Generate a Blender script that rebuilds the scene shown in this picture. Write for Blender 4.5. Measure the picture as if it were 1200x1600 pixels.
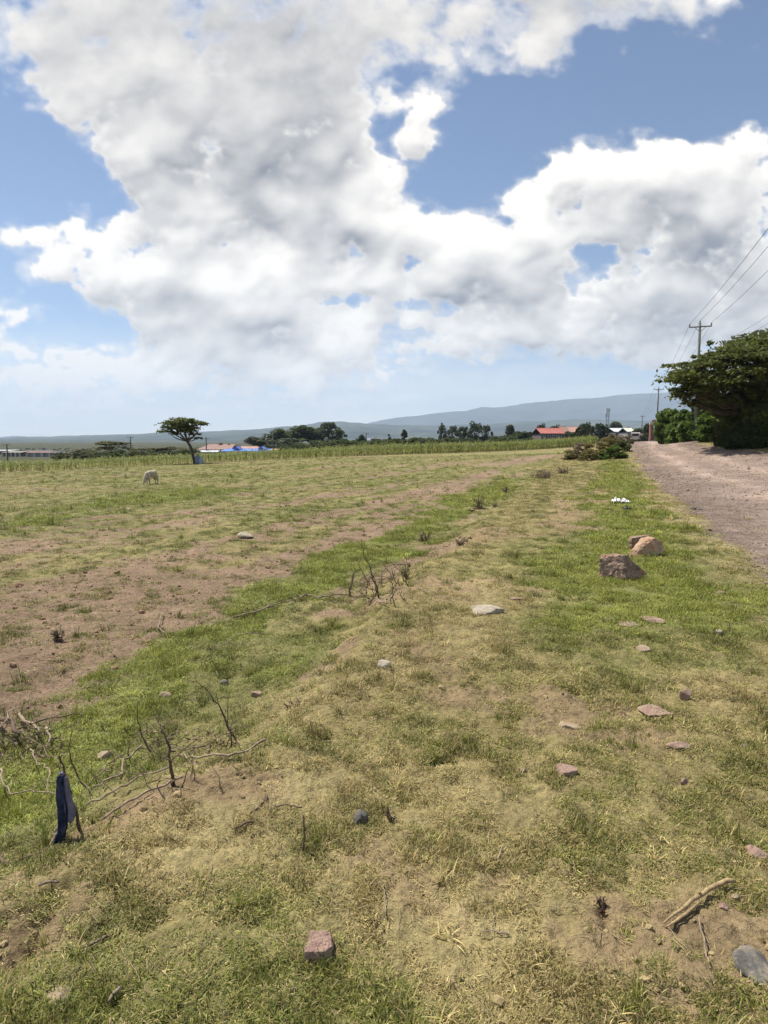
import bpy, bmesh, math, random
import numpy as np
from mathutils import Vector, Matrix

for o in list(bpy.data.objects):
    bpy.data.objects.remove(o)
SC = bpy.context.scene
COL = SC.collection
rng = np.random.default_rng(7)
random.seed(7)

# ------------------------------------------------------------------ camera
FPX, HOR, CAMH = 950.0, 688.0, 1.6          # focal length in photo pixels, horizon row, eye height
PITCH = math.atan((800 - HOR) / FPX)
cam_d = bpy.data.cameras.new('camera')
cam = bpy.data.objects.new('camera', cam_d)
COL.objects.link(cam)
cam.location = (0, 0, CAMH)
cam.rotation_euler = (math.pi / 2 - PITCH, 0, 0)
cam_d.sensor_fit = 'VERTICAL'
cam_d.sensor_height = 24.0
cam_d.lens = FPX / 1600 * 24.0
cam_d.clip_start = 0.05
cam_d.clip_end = 60000
SC.camera = cam

CP, SP = math.cos(PITCH), math.sin(PITCH)


def ray(px, py):
    """direction of the line of sight measured in the photograph (survey helper)"""
    cx, cy = (px - 600) / FPX, (800 - py) / FPX
    return np.array([cx, CP + cy * SP, -SP + cy * CP])


# ------------------------------------------------------------------ sun, sky, exposure
SUNV = Vector((-0.45, 0.36, 1.0)).normalized()
SUN_EL = math.asin(SUNV.z)
SUN_AZ = math.atan2(SUNV.x, SUNV.y)
sun_d = bpy.data.lights.new('sun', 'SUN')
sun_d.energy = 5.0
sun_d.angle = math.radians(0.53)
sun_d.color = (1.0, 0.94, 0.84)
sun = bpy.data.objects.new('sun', sun_d)
COL.objects.link(sun)
sun.rotation_euler = SUNV.to_track_quat('Z', 'Y').to_euler()

SC.view_settings.view_transform = 'Standard'
SC.view_settings.look = 'None'
SC.view_settings.exposure = 0.55
SC.view_settings.gamma = 1.0
SC.view_settings.use_curve_mapping = False

W = bpy.data.worlds.new('World')
SC.world = W
W.use_nodes = True
try:
    W.cycles.sampling_method = 'MANUAL'
    W.cycles.sample_map_resolution = 512
except Exception:
    pass
SC.cycles.volume_max_steps = 64
SC.cycles.max_bounces = 5
SC.cycles.diffuse_bounces = 2
SC.cycles.glossy_bounces = 1
SC.cycles.transmission_bounces = 3
SC.cycles.volume_bounces = 1
SC.cycles.denoising_prefilter = 'NONE'


class NT:
    """small node-tree writer"""
    def __init__(s, tree):
        s.t = tree
        tree.nodes.clear()

    def n(s, typ, ins=None, **props):
        nd = s.t.nodes.new(typ)
        for k, v in props.items():
            setattr(nd, k, v)
        for k, v in (ins or {}).items():
            sock = nd.inputs[k]
            if hasattr(v, 'is_output') or isinstance(v, bpy.types.NodeSocket):
                s.t.links.new(v, sock)
            else:
                sock.default_value = v
        return nd

    def m(s, op, a, b=0.0, c=0.0, clamp=False):
        return s.n('ShaderNodeMath', {0: a, 1: b, 2: c}, operation=op, use_clamp=clamp).outputs[0]

    def v(s, op, a, b=(0, 0, 0), c=(0, 0, 0)):
        nd = s.n('ShaderNodeVectorMath', operation=op)
        for i, q in enumerate((a, b, c)):
            if i < len(nd.inputs):
                if isinstance(q, bpy.types.NodeSocket):
                    s.t.links.new(q, nd.inputs[i])
                elif nd.inputs[i].type == 'VECTOR':
                    nd.inputs[i].default_value = q
        return nd

    def noise(s, vec, scale, detail=4, rough=0.55, dist=0.0, lac=2.0):
        nd = s.n('ShaderNodeTexNoise', {'Scale': scale, 'Detail': detail, 'Roughness': rough,
                                        'Distortion': dist, 'Lacunarity': lac})
        if vec is not None:
            s.t.links.new(vec, nd.inputs['Vector'])
        return nd

    def mix(s, f, a, b, blend='MIX'):
        nd = s.n('ShaderNodeMix', data_type='RGBA', blend_type=blend)
        for i, q in ((0, f), (6, a), (7, b)):
            if isinstance(q, bpy.types.NodeSocket):
                s.t.links.new(q, nd.inputs[i])
            else:
                nd.inputs[i].default_value = q if i == 0 else (tuple(q) + (1,))[:4]
        return nd.outputs[2]

    def rng(s, x, a, b, c=0.0, d=1.0, smooth=True):
        return s.n('ShaderNodeMapRange', {0: x, 1: a, 2: b, 3: c, 4: d},
                   interpolation_type='SMOOTHSTEP' if smooth else 'LINEAR').outputs[0]



wn = NT(W.node_tree)
sky_n = wn.n('ShaderNodeTexSky', sky_type='NISHITA', sun_disc=False, sun_elevation=SUN_EL, sun_rotation=SUN_AZ,
             altitude=1800.0, air_density=1.0, dust_density=0.4, ozone_density=2.2)
bg = wn.n('ShaderNodeBackground', {0: sky_n.outputs[0], 1: 0.082})
wn.n('ShaderNodeOutputWorld', {0: bg.outputs[0]})

# ------------------------------------------------------------------ numpy noise
def _hash(ix, iy, seed):
    h = (ix.astype(np.int64) * 374761393 + iy.astype(np.int64) * 668265263 + seed * 974634543) & 0xFFFFFFFF
    h = ((h ^ (h >> 13)) * 1274126177) & 0xFFFFFFFF
    h = ((h ^ (h >> 16)) * 2246822519) & 0xFFFFFFFF
    return (h ^ (h >> 15)) & 0xFFFFFFFF


def gnoise(x, y, seed=0):
    """gradient noise, about -1..1"""
    xi, yi = np.floor(x), np.floor(y)
    xf, yf = x - xi, y - yi
    u = xf * xf * xf * (xf * (xf * 6 - 15) + 10)
    v = yf * yf * yf * (yf * (yf * 6 - 15) + 10)
    r = []
    for dx, dy in ((0, 0), (1, 0), (0, 1), (1, 1)):
        a = _hash(xi + dx, yi + dy, seed) * (2 * math.pi / 4294967296.0)
        r.append(np.cos(a) * (xf - dx) + np.sin(a) * (yf - dy))
    return 1.5 * ((r[0] * (1 - u) + r[1] * u) * (1 - v) + (r[2] * (1 - u) + r[3] * u) * v)


def fbm(x, y, oct=5, seed=0, gain=.5, lac=2.03):
    s, a, t = 0.0, 1.0, 0.0
    for i in range(oct):
        s = s + a * gnoise(x, y, seed + i * 17)
        t += a
        a *= gain
        x, y = x * lac + 3.7, y * lac - 1.3
    return s / t * 1.4


def worley(x, y, seed=0):
    """distance to the nearest of one jittered point per cell"""
    xi, yi = np.floor(x), np.floor(y)
    best = np.full(x.shape, 9.0)
    for dx in (-1, 0, 1):
        for dy in (-1, 0, 1):
            h = _hash(xi + dx, yi + dy, seed)
            jx = (h & 0xFFFF) / 65536.0
            jy = (h >> 16) / 65536.0
            d = (xi + dx + jx - x) ** 2 + (yi + dy + jy - y) ** 2
            best = np.minimum(best, d)
    return np.sqrt(best)


def sstep(x, a, b):
    t = np.clip((x - a) / (b - a), 0, 1)
    return t * t * (3 - 2 * t)

# ------------------------------------------------------------------ clouds
# where the clouds stand: (bearing and height as photo x, y; half width, half height; weight)
CLOUDS = [
    (290, 70, 340, 170, 1.1), (400, 250, 190, 120, 1.0), (100, 70, 170, 110, .7), (590, 60, 110, 120, .65),
    (220, 260, 130, 100, .55), (270, 340, 120, 50, .45), (545, 300, 100, 90, .85), (600, 350, 90, 60, .6), (470, 370, 130, 40, .5),
    (900, -10, 240, 75, 1.1), (860, 95, 60, 50, .65), (760, 95, 40, 50, .45), (1040, 0, 90, 40, .3),
    (655, 205, 40, 50, 1.45),
    (180, 425, 130, 55, 1.0), (130, 385, 60, 40, .55), (25, 365, 60, 28, .75), (330, 450, 120, 80, .8), (400, 500, 110, 70, .7), (430, 410, 60, 40, .5),
    (600, 430, 150, 60, .75), (880, 290, 90, 75, .9), (1080, 290, 190, 100, 1.1), (740, 390, 100, 75, .85),
    (820, 430, 130, 80, .75), (1140, 430, 170, 120, 1.0), (1000, 250, 110, 45, .5), (1180, 215, 50, 35, .5),
    (720, 530, 90, 50, .75), (930, 500, 150, 60, .8), (1100, 540, 150, 50, .6), (530, 510, 120, 60, .6),
    (280, 520, 130, 45, .6), (20, 490, 60, 45, .9), (40, 560, 90, 50, .65), (170, 565, 110, 30, .6), (430, 560, 160, 40, .5),
    (320, 600, 280, 40, .62), (60, 630, 180, 40, .62), (560, 610, 160, 40, .55), (300, 655, 320, 22, .5), (1000, 555, 200, 30, .3),
    (70, 240, 95, 62, -1.1), (180, 325, 70, 34, -.8), (5, 175, 40, 60, -.8), (110, 512, 85, 22, -.8), (60, 460, 40, 30, -.3),
    (350, 385, 70, 20, -.6), (640, 130, 26, 80, -.5), (598, 225, 40, 60, -.75), (618, 185, 14, 30, -.5), (790, 225, 110, 60, -.9), (1030, 140, 170, 60, -.7), (740, 280, 90, 40, -.5),
    (655, 285, 35, 22, -.5), (925, 405, 36, 20, -1.1), (890, 450, 22, 28, -.6), (645, 408, 24, 20, -.9), (685, 490, 20, 22, -.9),
    (510, 465, 40, 13, -.6), (565, 470, 26, 12, -.5), (560, 385, 36, 13, -.6), (500, 405, 26, 10, -.5), (850, 615, 240, 24, -.5), (440, 330, 60, 10, -.1),
]
GREYS = [
    (330, 150, 220, 110, .45), (400, 280, 170, 55, .85), (470, 30, 140, 70, .55), (60, 30, 120, 60, .25), (250, 10, 160, 40, .35), (500, 180, 90, 80, .4),
    (240, 465, 100, 26, .75), (390, 520, 80, 30, .65), (560, 370, 110, 30, .3),
    (1120, 420, 160, 80, .9), (1080, 330, 110, 50, .3), (790, 455, 110, 34, .75), (960, 480, 100, 40, .4),
    (890, 10, 150, 45, .7), (720, 565, 160, 25, .4), (690, 370, 60, 30, .3), (1150, 530, 150, 40, .4), (960, 560, 200, 26, .4),
]


def blob_sum(lst, X, Y):
    s = np.zeros_like(X)
    for (px, py, rx, ry, a) in lst:
        s += a * np.exp(-.87 * (((X - px) / rx) ** 2 + ((Y - py) / ry) ** 2))
    return s


def cloud_field():
    """heaped clouds on a regular bearing/height raster: lobes piled up inside each cloud, lit from the sun's side"""
    st = 2.2
    gx, gy = np.arange(-180, 1382, st), np.arange(-200, 702, st)
    X, Y = np.meshgrid(gx, gy)
    low = sstep(Y, 420, 600)
    n1w = 26 * fbm(X / 110, Y / 90, 4, 1) + 9 * fbm(X / 26, Y / 22, 4, 2)
    n2w = 22 * fbm(X / 110, Y / 90, 4, 3) + 9 * fbm(X / 26, Y / 22, 4, 4)
    Xw, Yw = X + n1w * (1 - .5 * low), Y + n2w * (1 - .6 * low)
    g = np.random.default_rng(3)
    H = np.zeros_like(X)
    pos = [c for c in CLOUDS if c[4] > 0]
    for (px, py, rx, ry, a) in pos:
        lowc = float(sstep(np.array(py), 380, 600))
        m = int(np.clip(60 * a * (rx / 120) ** .9 * (1 + .8 * lowc), 14, 120))
        for k in range(m):
            t = g.uniform(0, 6.283)
            q = math.sqrt(g.uniform()) * 1.0
            cx, cy = px + rx * q * math.cos(t), py + ry * q * math.sin(t) * .95
            bb = float(blob_sum(CLOUDS, np.array([cx]), np.array([cy]))[0])
            if bb < .66:
                continue
            r = min(rx, ry) * g.uniform(.18, .48) * (.75 + .35 * min(bb, 1.2)) * (1 - .25 * lowc)
            r = min(max(r, 7), 50)
            i0, i1 = int((cx - r - 45 - gx[0]) / st), int((cx + r + 45 - gx[0]) / st)
            j0, j1 = int((cy - r - 45 - gy[0]) / st), int((cy + r + 45 - gy[0]) / st)
            i0, j0 = max(i0, 0), max(j0, 0)
            if i1 <= i0 or j1 <= j0:
                continue
            sl = (slice(j0, j1), slice(i0, i1))
            d2 = ((Xw[sl] - cx) ** 2 + ((Yw[sl] - cy) * 1.15) ** 2) / (r * r)
            h = r * np.sqrt(np.clip(1 - d2, 0, 1)) * g.uniform(.8, 1.2) + .25 * r * (d2 < 1)
            H[sl] = np.maximum(H[sl], h)
    # smaller billows on the lobes
    b = .5 - worley((X + .4 * n1w) / 34, (Y + .4 * n2w) / 30, 11)
    b = b + .5 * (.5 - worley((X + .4 * n1w) / 15, (Y + .4 * n2w) / 13, 12)) + .28 * (.5 - worley(X / 7.5, Y / 6.5, 13))
    f = fbm(X / 90, Y / 70, 7, 21, .58)
    thin = fbm(X / 55, Y / 40, 7, 31, .62)

    def blur(A, n):
        k = np.ones(2 * n + 1) / (2 * n + 1)
        A = np.apply_along_axis(lambda v: np.convolve(np.pad(v, n, 'edge'), k, 'valid'), 0, A)
        return np.apply_along_axis(lambda v: np.convolve(np.pad(v, n, 'edge'), k, 'valid'), 1, A)
    k1 = 1.0 + .0 * X
    bl = .5 - worley((X + .35 * n1w) / 85, (Y + .35 * n2w) / 66, 71)
    bl = bl + .55 * (.5 - worley((X + .35 * n1w) / 40, (Y + .35 * n2w) / 32, 72)) + .34 * b
    bl2 = .5 - worley((X + .3 * n1w) / 44, (Y + .3 * n2w) / 26, 73) + .55 * (.5 - worley((X + .3 * n1w) / 20, (Y + .3 * n2w) / 12, 74)) + .3 * b
    bl = bl * (1 - low) + bl2 * low
    Bf = blob_sum(CLOUDS, Xw, Yw)
    Bf = np.where(Bf > .95, .95 + .45 * (Bf - .95), Bf)
    D = 1.35 * Bf - 1.14 + .70 * bl + .52 * f + .004 * np.minimum(H, 40)
    soft = .20 + .42 * sstep(Y, 260, 0) + .16 * low
    al = sstep(D + .07 * thin, 0, soft)
    veil = sstep(D + .62 * thin, -.42, .45) * (.55 + .2 * low)
    al = np.maximum(al, veil)
    # relief
    top = sstep(Y, 330, 60)                                                   # overhead: we look at the soft undersides
    T = np.clip(D, 0, 1.3)
    T = T / (1 + .4 * T)
    R = .42 * blur(H, 3) * (1 - .6 * top) + 20 * blur(T, 2) * (1 - .45 * top)
    gy_, gx_ = np.gradient(R, st)
    nx, ny = -gx_, -gy_
    nl = np.sqrt(nx * nx + ny * ny + 1.0)
    lam = (-.32 * nx - .80 * ny + .42) / nl                                   # sun: above, to the left
    lam = .5 + .5 * lam
    Hb = blur(H, 12)
    under = np.clip((Hb - np.roll(Hb, -22, 0)) / 20, -1, 1)                    # undersides of a heap
    under = np.clip(-np.clip((np.roll(Hb, 14, 0) - Hb) / -22, -1, 1), -1, 1)
    up_ = np.roll(Hb, 16, 0)
    base = sstep(up_ - .55 * Hb, 0, 22)                                       # much cloud above this point
    gr = blob_sum(GREYS, X + 24 * fbm(X / 90, Y / 70, 5, 41), Y + 18 * fbm(X / 90, Y / 70, 5, 42))
    big = fbm(X / 200, Y / 120, 5, 51)
    thick = sstep(T, .05, .5)
    shade = 1.10 - (.60 - .16 * top) * (1 - lam) - .16 * base * thick - (.55 + .25 * big) * gr * thick + .16 * f * thick - .06 * thick * top + .16 * big * thick - .07 * thick + .12 * thin * thick * top
    Tb = blur(T, 5)
    big_lit = np.clip(Tb - np.roll(Tb, 15, 0), -.4, .4) + .6 * np.clip(Tb - np.roll(Tb, 32, 0), -.4, .4)
    shade = shade + .62 * big_lit * (1 - .75 * top) + .05
    shade = np.where(al < .9, shade + .12 * (1 - al), shade)
    shade = np.clip(shade, .0, 1.0)
    grey = 1 - shade
    c0, c1 = np.array([1.07, 1.02, .95]), np.array([.225, .235, .265])
    rgb = c0 * (1 - grey[..., None]) + c1 * grey[..., None]
    lw = sstep(Y, 470, 680)[..., None] * .55
    rgb = rgb * (1 - lw) + np.array([.98, .93, .87]) * lw
    # thin pale sheet low down
    sheet = sstep(Y, 480, 650) * np.clip(.66 + .5 * fbm(X / 160, Y / 26, 5, 61), .2, .95) * (.5 + .5 * sstep(X, 1050, 500))
    al = np.maximum(al * (1 - .2 * sstep(Y, 620, 690)), sheet)
    return gx, gy, st, rgb, al


def generic_clouds(X, Y, gen):
    f = fbm(X / 110, Y / 80, 6, 21, .55)
    D = 1.3 * gen - .85 + .6 * f
    al = sstep(D, 0, .35)
    grey = np.clip(.25 + .45 * np.clip(D, 0, 1) + .2 * f, 0, 1)[..., None]
    rgb = np.array([1.0, .99, .955]) * (1 - grey) + np.array([.32, .345, .39]) * grey
    return rgb, al

# ------------------------------------------------------------------ mesh helpers
def tag(o, label=None, cat=None, group=None, kind=None):
    if label: o['label'] = label
    if cat: o['category'] = cat
    if group: o['group'] = group
    if kind: o['kind'] = kind
    return o


def link(name, me, mat=None, parent=None, loc=None):
    o = bpy.data.objects.new(name, me)
    COL.objects.link(o)
    if mat is not None and me is not None and not me.materials:
        me.materials.append(mat)
    if parent is not None:
        o.parent = parent
    if loc is not None:
        o.location = loc
    return o


def empty(name, loc=(0, 0, 0), rz=0.0):
    o = bpy.data.objects.new(name, None)
    COL.objects.link(o)
    o.location = loc
    o.rotation_euler = (0, 0, rz)
    o.empty_display_size = .1
    return o


def mesh_np(name, V, F, attrs=None, smooth=False):
    """V (n,3), F (m,k) numpy arrays with k = 3 or 4"""
    me = bpy.data.meshes.new(name)
    V = np.asarray(V, np.float32)
    F = np.asarray(F, np.int32)
    me.vertices.add(len(V))
    me.vertices.foreach_set('co', V.ravel())
    k = F.shape[1]
    me.loops.add(F.size)
    me.loops.foreach_set('vertex_index', F.ravel())
    me.polygons.add(len(F))
    me.polygons.foreach_set('loop_start', np.arange(0, F.size, k, dtype=np.int32))
    me.polygons.foreach_set('loop_total', np.full(len(F), k, np.int32))
    me.update(calc_edges=True)
    if smooth:
        me.polygons.foreach_set('use_smooth', np.ones(len(F), bool))
    for nm, (typ, dat) in (attrs or {}).items():
        a = me.attributes.new(nm, typ, 'POINT')
        key = {'FLOAT': 'value', 'INT': 'value', 'FLOAT_VECTOR': 'vector', 'FLOAT_COLOR': 'color'}[typ]
        a.data.foreach_set(key, np.ascontiguousarray(dat, np.int32 if typ == 'INT' else np.float32).ravel())
    me.validate()
    return me


class MB:
    """collects boxes, prisms and tubes into one mesh"""
    def __init__(s):
        s.v, s.f = [], []

    def add(s, vs, fs):
        n = len(s.v)
        s.v += [tuple(v) for v in vs]
        s.f += [tuple(i + n for i in f) for f in fs]
        return s

    def box(s, x0, x1, y0, y1, z0, z1):
        return s.add([(x0, y0, z0), (x1, y0, z0), (x1, y1, z0), (x0, y1, z0), (x0, y0, z1), (x1, y0, z1), (x1, y1, z1), (x0, y1, z1)],
                     [(0, 3, 2, 1), (4, 5, 6, 7), (0, 1, 5, 4), (1, 2, 6, 5), (2, 3, 7, 6), (3, 0, 4, 7)])

    def tube(s, pts, rad, n=6, cap=True):
        pts = [Vector(p) for p in pts]
        if not hasattr(rad, '__len__'):
            rad = [rad] * len(pts)
        rings = []
        ref = Vector((0.31, 0.17, 0.93))
        for i, p in enumerate(pts):
            t = (pts[min(i + 1, len(pts) - 1)] - pts[max(i - 1, 0)])
            if t.length < 1e-9:
                t = Vector((0, 0, 1))
            t.normalize()
            a = t.cross(ref)
            if a.length < .05:
                a = t.cross(Vector((1, 0, 0)))
            a.normalize()
            b = t.cross(a)
            rings.append([p + (a * math.cos(2 * math.pi * k / n) + b * math.sin(2 * math.pi * k / n)) * rad[i] for k in range(n)])
        vs = [v for r in rings for v in r]
        fs = []
        for i in range(len(pts) - 1):
            for k in range(n):
                k2 = (k + 1) % n
                fs.append((i * n + k, i * n + k2, (i + 1) * n + k2, (i + 1) * n + k))
        if cap:
            fs.append(tuple(reversed(range(n))))
            fs.append(tuple((len(pts) - 1) * n + k for k in range(n)))
        return s.add(vs, fs)

    def mesh(s, name, smooth=False):
        me = bpy.data.meshes.new(name)
        me.from_pydata(s.v, [], s.f)
        me.update()
        if smooth:
            me.polygons.foreach_set('use_smooth', np.ones(len(me.polygons), bool))
        return me

    def build(s, name, mat, parent=None, smooth=False, loc=None):
        return link(name, s.mesh(name, smooth), mat, parent, loc)


# ------------------------------------------------------------------ materials
MATS = {}


def mat_new(name):
    m = bpy.data.materials.new(name)
    m.use_nodes = True
    return m, NT(m.node_tree)


def plain(name, col, rough=.8, var=.15, scale=8.0, bump=0.0, metal=0.0, col2=None, obj=True):
    """painted / mineral surface: base colour with two sizes of mottling and a fine relief"""
    if name in MATS:
        return MATS[name]
    m, t = mat_new(name)
    co = t.n('ShaderNodeTexCoord').outputs['Object' if obj else 'Generated']
    n1 = t.noise(co, scale, 6, .6).outputs[0]
    n2 = t.noise(co, scale * 7, 4, .6).outputs[0]
    f = t.m('ADD', t.m('MULTIPLY', t.m('SUBTRACT', n1, .5), 2.2), t.m('MULTIPLY', t.m('SUBTRACT', n2, .5), 1.3))
    f = t.m('ADD', f, .5, clamp=True)
    c2 = col2 or tuple(c * (1 - 2 * var) for c in col)
    c1 = tuple(min(1, c * (1 + var)) for c in col)
    c = t.mix(f, c2, c1)
    p = t.n('ShaderNodeBsdfPrincipled', {'Base Color': c, 'Roughness': rough, 'Metallic': metal})
    if bump:
        b = t.n('ShaderNodeBump', {'Strength': .8, 'Distance': bump, 'Height': t.m('ADD', n1, t.m('MULTIPLY', n2, .5))})
        t.t.links.new(b.outputs[0], p.inputs['Normal'])
    t.n('ShaderNodeOutputMaterial', {0: p.outputs[0]})
    MATS[name] = m
    return m


def leaf_mat(name, c_dark, c_light, trans=.35, rough=.6):
    """leaves: colour runs between two greens by each leaf's own value"""
    m, t = mat_new(name)
    a = t.n('ShaderNodeAttribute', attribute_name='var').outputs['Fac']
    c = t.mix(a, c_dark, c_light)
    d = t.n('ShaderNodeBsdfPrincipled', {'Base Color': c, 'Roughness': rough, 'Specular IOR Level': .25})
    tr = t.n('ShaderNodeBsdfTranslucent', {'Color': t.mix(.5, c, c_light)})
    mx = t.n('ShaderNodeMixShader', {0: trans, 1: d.outputs[0], 2: tr.outputs[0]})
    t.n('ShaderNodeOutputMaterial', {0: mx.outputs[0]})
    MATS[name] = m
    return m


# ------------------------------------------------------------------ sky layer of cumulus, 30 km out
def make_sky():
    A = np.radians(np.concatenate([np.arange(-180, -44, 4.0), np.arange(-44, -37, 1.0), np.arange(-37, 37, .125), np.arange(37, 44, 1.0), np.arange(44, 180.1, 4.0)]))
    E = np.radians(np.concatenate([np.arange(-1.0, 37.0, .10), np.arange(37, 45, .8), np.arange(45, 90.1, 3.0)]))[::-1]
    AZ, EL = np.meshgrid(A, E)
    dx, dy, dz = np.sin(AZ) * np.cos(EL), np.cos(AZ) * np.cos(EL), np.sin(EL)
    fwd = dy * CP - dz * SP
    upc = dy * SP + dz * CP
    fs = np.maximum(fwd, .15)
    X = 600 + FPX * dx / fs
    Y = 800 - FPX * upc / fs
    inv = sstep(X, -420, -120) * sstep(X, 1620, 1320) * sstep(Y, -330, -60) * (fwd > .16)
    X = np.where(fwd > .16, X, 600 + FPX * (dx * 3 + dy))
    q = 1 / (np.maximum(dz, 0) + .25)
    gen = .62 + .9 * fbm(dx * q * 1.3 + 5, dy * q * 1.3, 4, 61)
    # the sun stands in a gap
    gen = gen - 1.6 * sstep(dx * SUNV.x + dy * SUNV.y + dz * SUNV.z, .90, .97)

    rgb, al = generic_clouds(X, Y, gen)
    gx, gy, st, crgb, cal = cloud_field()
    u, v = np.clip((X - gx[0]) / st, 0, len(gx) - 1.001), np.clip((Y - gy[0]) / st, 0, len(gy) - 1.001)
    i0, j0 = u.astype(int), v.astype(int)
    u, v = u - i0, v - j0

    def samp(Af):
        if Af.ndim == 3:
            return np.stack([samp(Af[..., c]) for c in range(3)], -1)
        return (Af[j0, i0] * (1 - u) + Af[j0, i0 + 1] * u) * (1 - v) + (Af[j0 + 1, i0] * (1 - u) + Af[j0 + 1, i0 + 1] * u) * v
    inv = sstep(X, -175, -60) * sstep(X, 1375, 1260) * sstep(Y, -190, -60) * (fwd > .16)
    rgb = rgb * (1 - inv[..., None]) + samp(crgb) * inv[..., None]
    al = al * (1 - inv) + samp(cal) * inv
    al = al * (1 - sstep(dx * SUNV.x + dy * SUNV.y + dz * SUNV.z, .955, .985))
    R = 30000.0
    V = np.stack([dx, dy, dz], -1).reshape(-1, 3) * R
    nr, nc = AZ.shape
    i = np.arange(nr * nc).reshape(nr, nc)
    F = np.stack([i[:-1, :-1], i[:-1, 1:], i[1:, 1:], i[1:, :-1]], -1).reshape(-1, 4)
    me = mesh_np('sky', V, F, {'cloud': ('FLOAT_COLOR', np.concatenate([rgb.reshape(-1, 3), al.reshape(-1, 1)], 1))}, True)
    m, t = mat_new('cloud_layer')
    at = t.n('ShaderNodeAttribute', attribute_name='cloud')
    em = t.n('ShaderNodeEmission', {0: at.outputs['Color'], 1: 0.74})
    tr = t.n('ShaderNodeBsdfTransparent')
    mx = t.n('ShaderNodeMixShader', {0: at.outputs['Alpha'], 1: tr.outputs[0], 2: em.outputs[0]})
    t.n('ShaderNodeOutputMaterial', {0: mx.outputs[0]})
    try:
        m.cycles.emission_sampling = 'NONE'
    except Exception:
        pass
    o = link('sky', me, m)
    tag(o, 'broken white and grey cumulus clouds over blue sky', 'sky', kind='structure')


make_sky()

# ------------------------------------------------------------------ terrain
# survey points: (photo x, y, metres ahead) turned into ground heights
SURVEY = [(0, 738, 54), (150, 732, 55), (305, 724, 58), (450, 717, 62), (600, 711, 68), (800, 704, 80), (880, 700, 86), (940, 694, 92), (232, 757, 24.5),
          (1000, 735, 31), (984, 704, 56), (986, 691, 105), (1025, 689, 110), (1087, 688, 49), (1130, 698, 38), (1200, 703, 34),
          (1200, 760, 17), (1200, 880, 7.8), (600, 1600, 1.55), (0, 1600, 1.55), (1200, 1600, 1.55), (500, 1100, 3.7), (900, 800, 13.0), (700, 760, 21),
          (1110, 690, 60), (1060, 689, 80)]
ctrl = []
for px, py, yy in SURVEY:
    d = ray(px, py)
    s = yy / d[1]
    ctrl.append((d[0] * s, yy, CAMH + d[2] * s))
for i, (px, py, yy) in enumerate(SURVEY):
    if yy < 2:
        ctrl[i] = (ctrl[i][0], ctrl[i][1], 0.0)
ctrl += [(-60, 130, -2.6), (-150, 160, -3.4), (0, 170, -1.6), (60, 160, 1.0), (20, 300, -2.2), (-220, 300, -4), (140, 320, -1.5), (120, 150, .8), (70, 20, 2.0),
         (80, 70, 2.4), (70, -40, 1.2), (-60, -40, -.8), (-90, 30, -2.4), (0, -40, -.1), (12, -12, .1), (-12, 6, -.12), (-5, -5, 0), (-30, 20, -.6), (10, 0, .1)]
ctrl = np.array(ctrl)


def _tps_u(r2):
    return np.where(r2 > 1e-9, r2 * np.log(np.maximum(r2, 1e-9)), 0.0)


_n = len(ctrl)
_K = _tps_u(((ctrl[:, None, :2] - ctrl[None, :, :2]) ** 2).sum(-1)) + np.eye(_n) * 40.0
_P = np.concatenate([np.ones((_n, 1)), ctrl[:, :2]], 1)
_A = np.block([[_K, _P], [_P.T, np.zeros((3, 3))]])
_w = np.linalg.solve(_A, np.concatenate([ctrl[:, 2], np.zeros(3)]))


def z_base(x, y):
    x, y = np.asarray(x, float), np.asarray(y, float)
    sh = x.shape
    xf, yf = x.ravel(), y.ravel()
    rr = np.hypot(xf, yf)
    out = np.full(xf.shape, -4.0)
    near = np.nonzero(rr < 460)[0]
    if len(xf) < 3000:
        if len(near):
            xn, yn = xf[near], yf[near]
            U = _tps_u((xn[:, None] - ctrl[:, 0]) ** 2 + (yn[:, None] - ctrl[:, 1]) ** 2)
            z = _w[_n] + _w[_n + 1] * xn + _w[_n + 2] * yn + U @ _w[:_n]
            k = sstep(rr[near], 250, 450)
            out[near] = z * (1 - k) - 4.0 * k
        return out.reshape(sh)
    for c in np.array_split(near, max(1, len(near) // 60000 + 1)):
        z = _w[_n] + _w[_n + 1] * xf[c] + _w[_n + 2] * yf[c]
        for j in range(_n):
            z = z + _w[j] * _tps_u((xf[c] - ctrl[j, 0]) ** 2 + (yf[c] - ctrl[j, 1]) ** 2)
        k = sstep(rr[c], 250, 450)
        out[c] = z * (1 - k) - 4.0 * k
    return out.reshape(sh)


def hit(px, py, zf):
    """where a line of sight meets the ground"""
    d = ray(px, py)
    ss = np.geomspace(.6, 600, 300)
    for k in range(3):
        f = CAMH + d[2] * ss - zf(d[0] * ss, d[1] * ss)
        i = int(np.argmax(f <= 0)) if (f <= 0).any() else len(ss) - 1
        i = max(i, 1)
        lo, hi = ss[i - 1], ss[i]
        ss = np.linspace(lo, hi, 24)
    return np.array([d[0] * hi, d[1] * hi])


def poly_dist(x, y, pts, signed=False, widths=None):
    """distance to a polyline; with signed, positive on its left; with widths, in units of the local width"""
    best = np.full(x.shape, 1e9)
    sgn = np.ones(x.shape)
    pts = np.asarray(pts, float)
    for i in range(len(pts) - 1):
        a, b = pts[i], pts[i + 1]
        ab = b - a
        L2 = (ab ** 2).sum() + 1e-9
        t = ((x - a[0]) * ab[0] + (y - a[1]) * ab[1]) / L2
        tc_ = np.clip(t, 0, 1)
        d = np.hypot(x - a[0] - tc_ * ab[0], y - a[1] - tc_ * ab[1])
        if widths is not None:
            d = d / (widths[i] * (1 - tc_) + widths[i + 1] * tc_)
        m = d < best
        best = np.where(m, d, best)
        if signed:
            sgn = np.where(m, np.sign(ab[0] * (y - a[1]) - ab[1] * (x - a[0])), sgn)
    return best * sgn if signed else best


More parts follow.
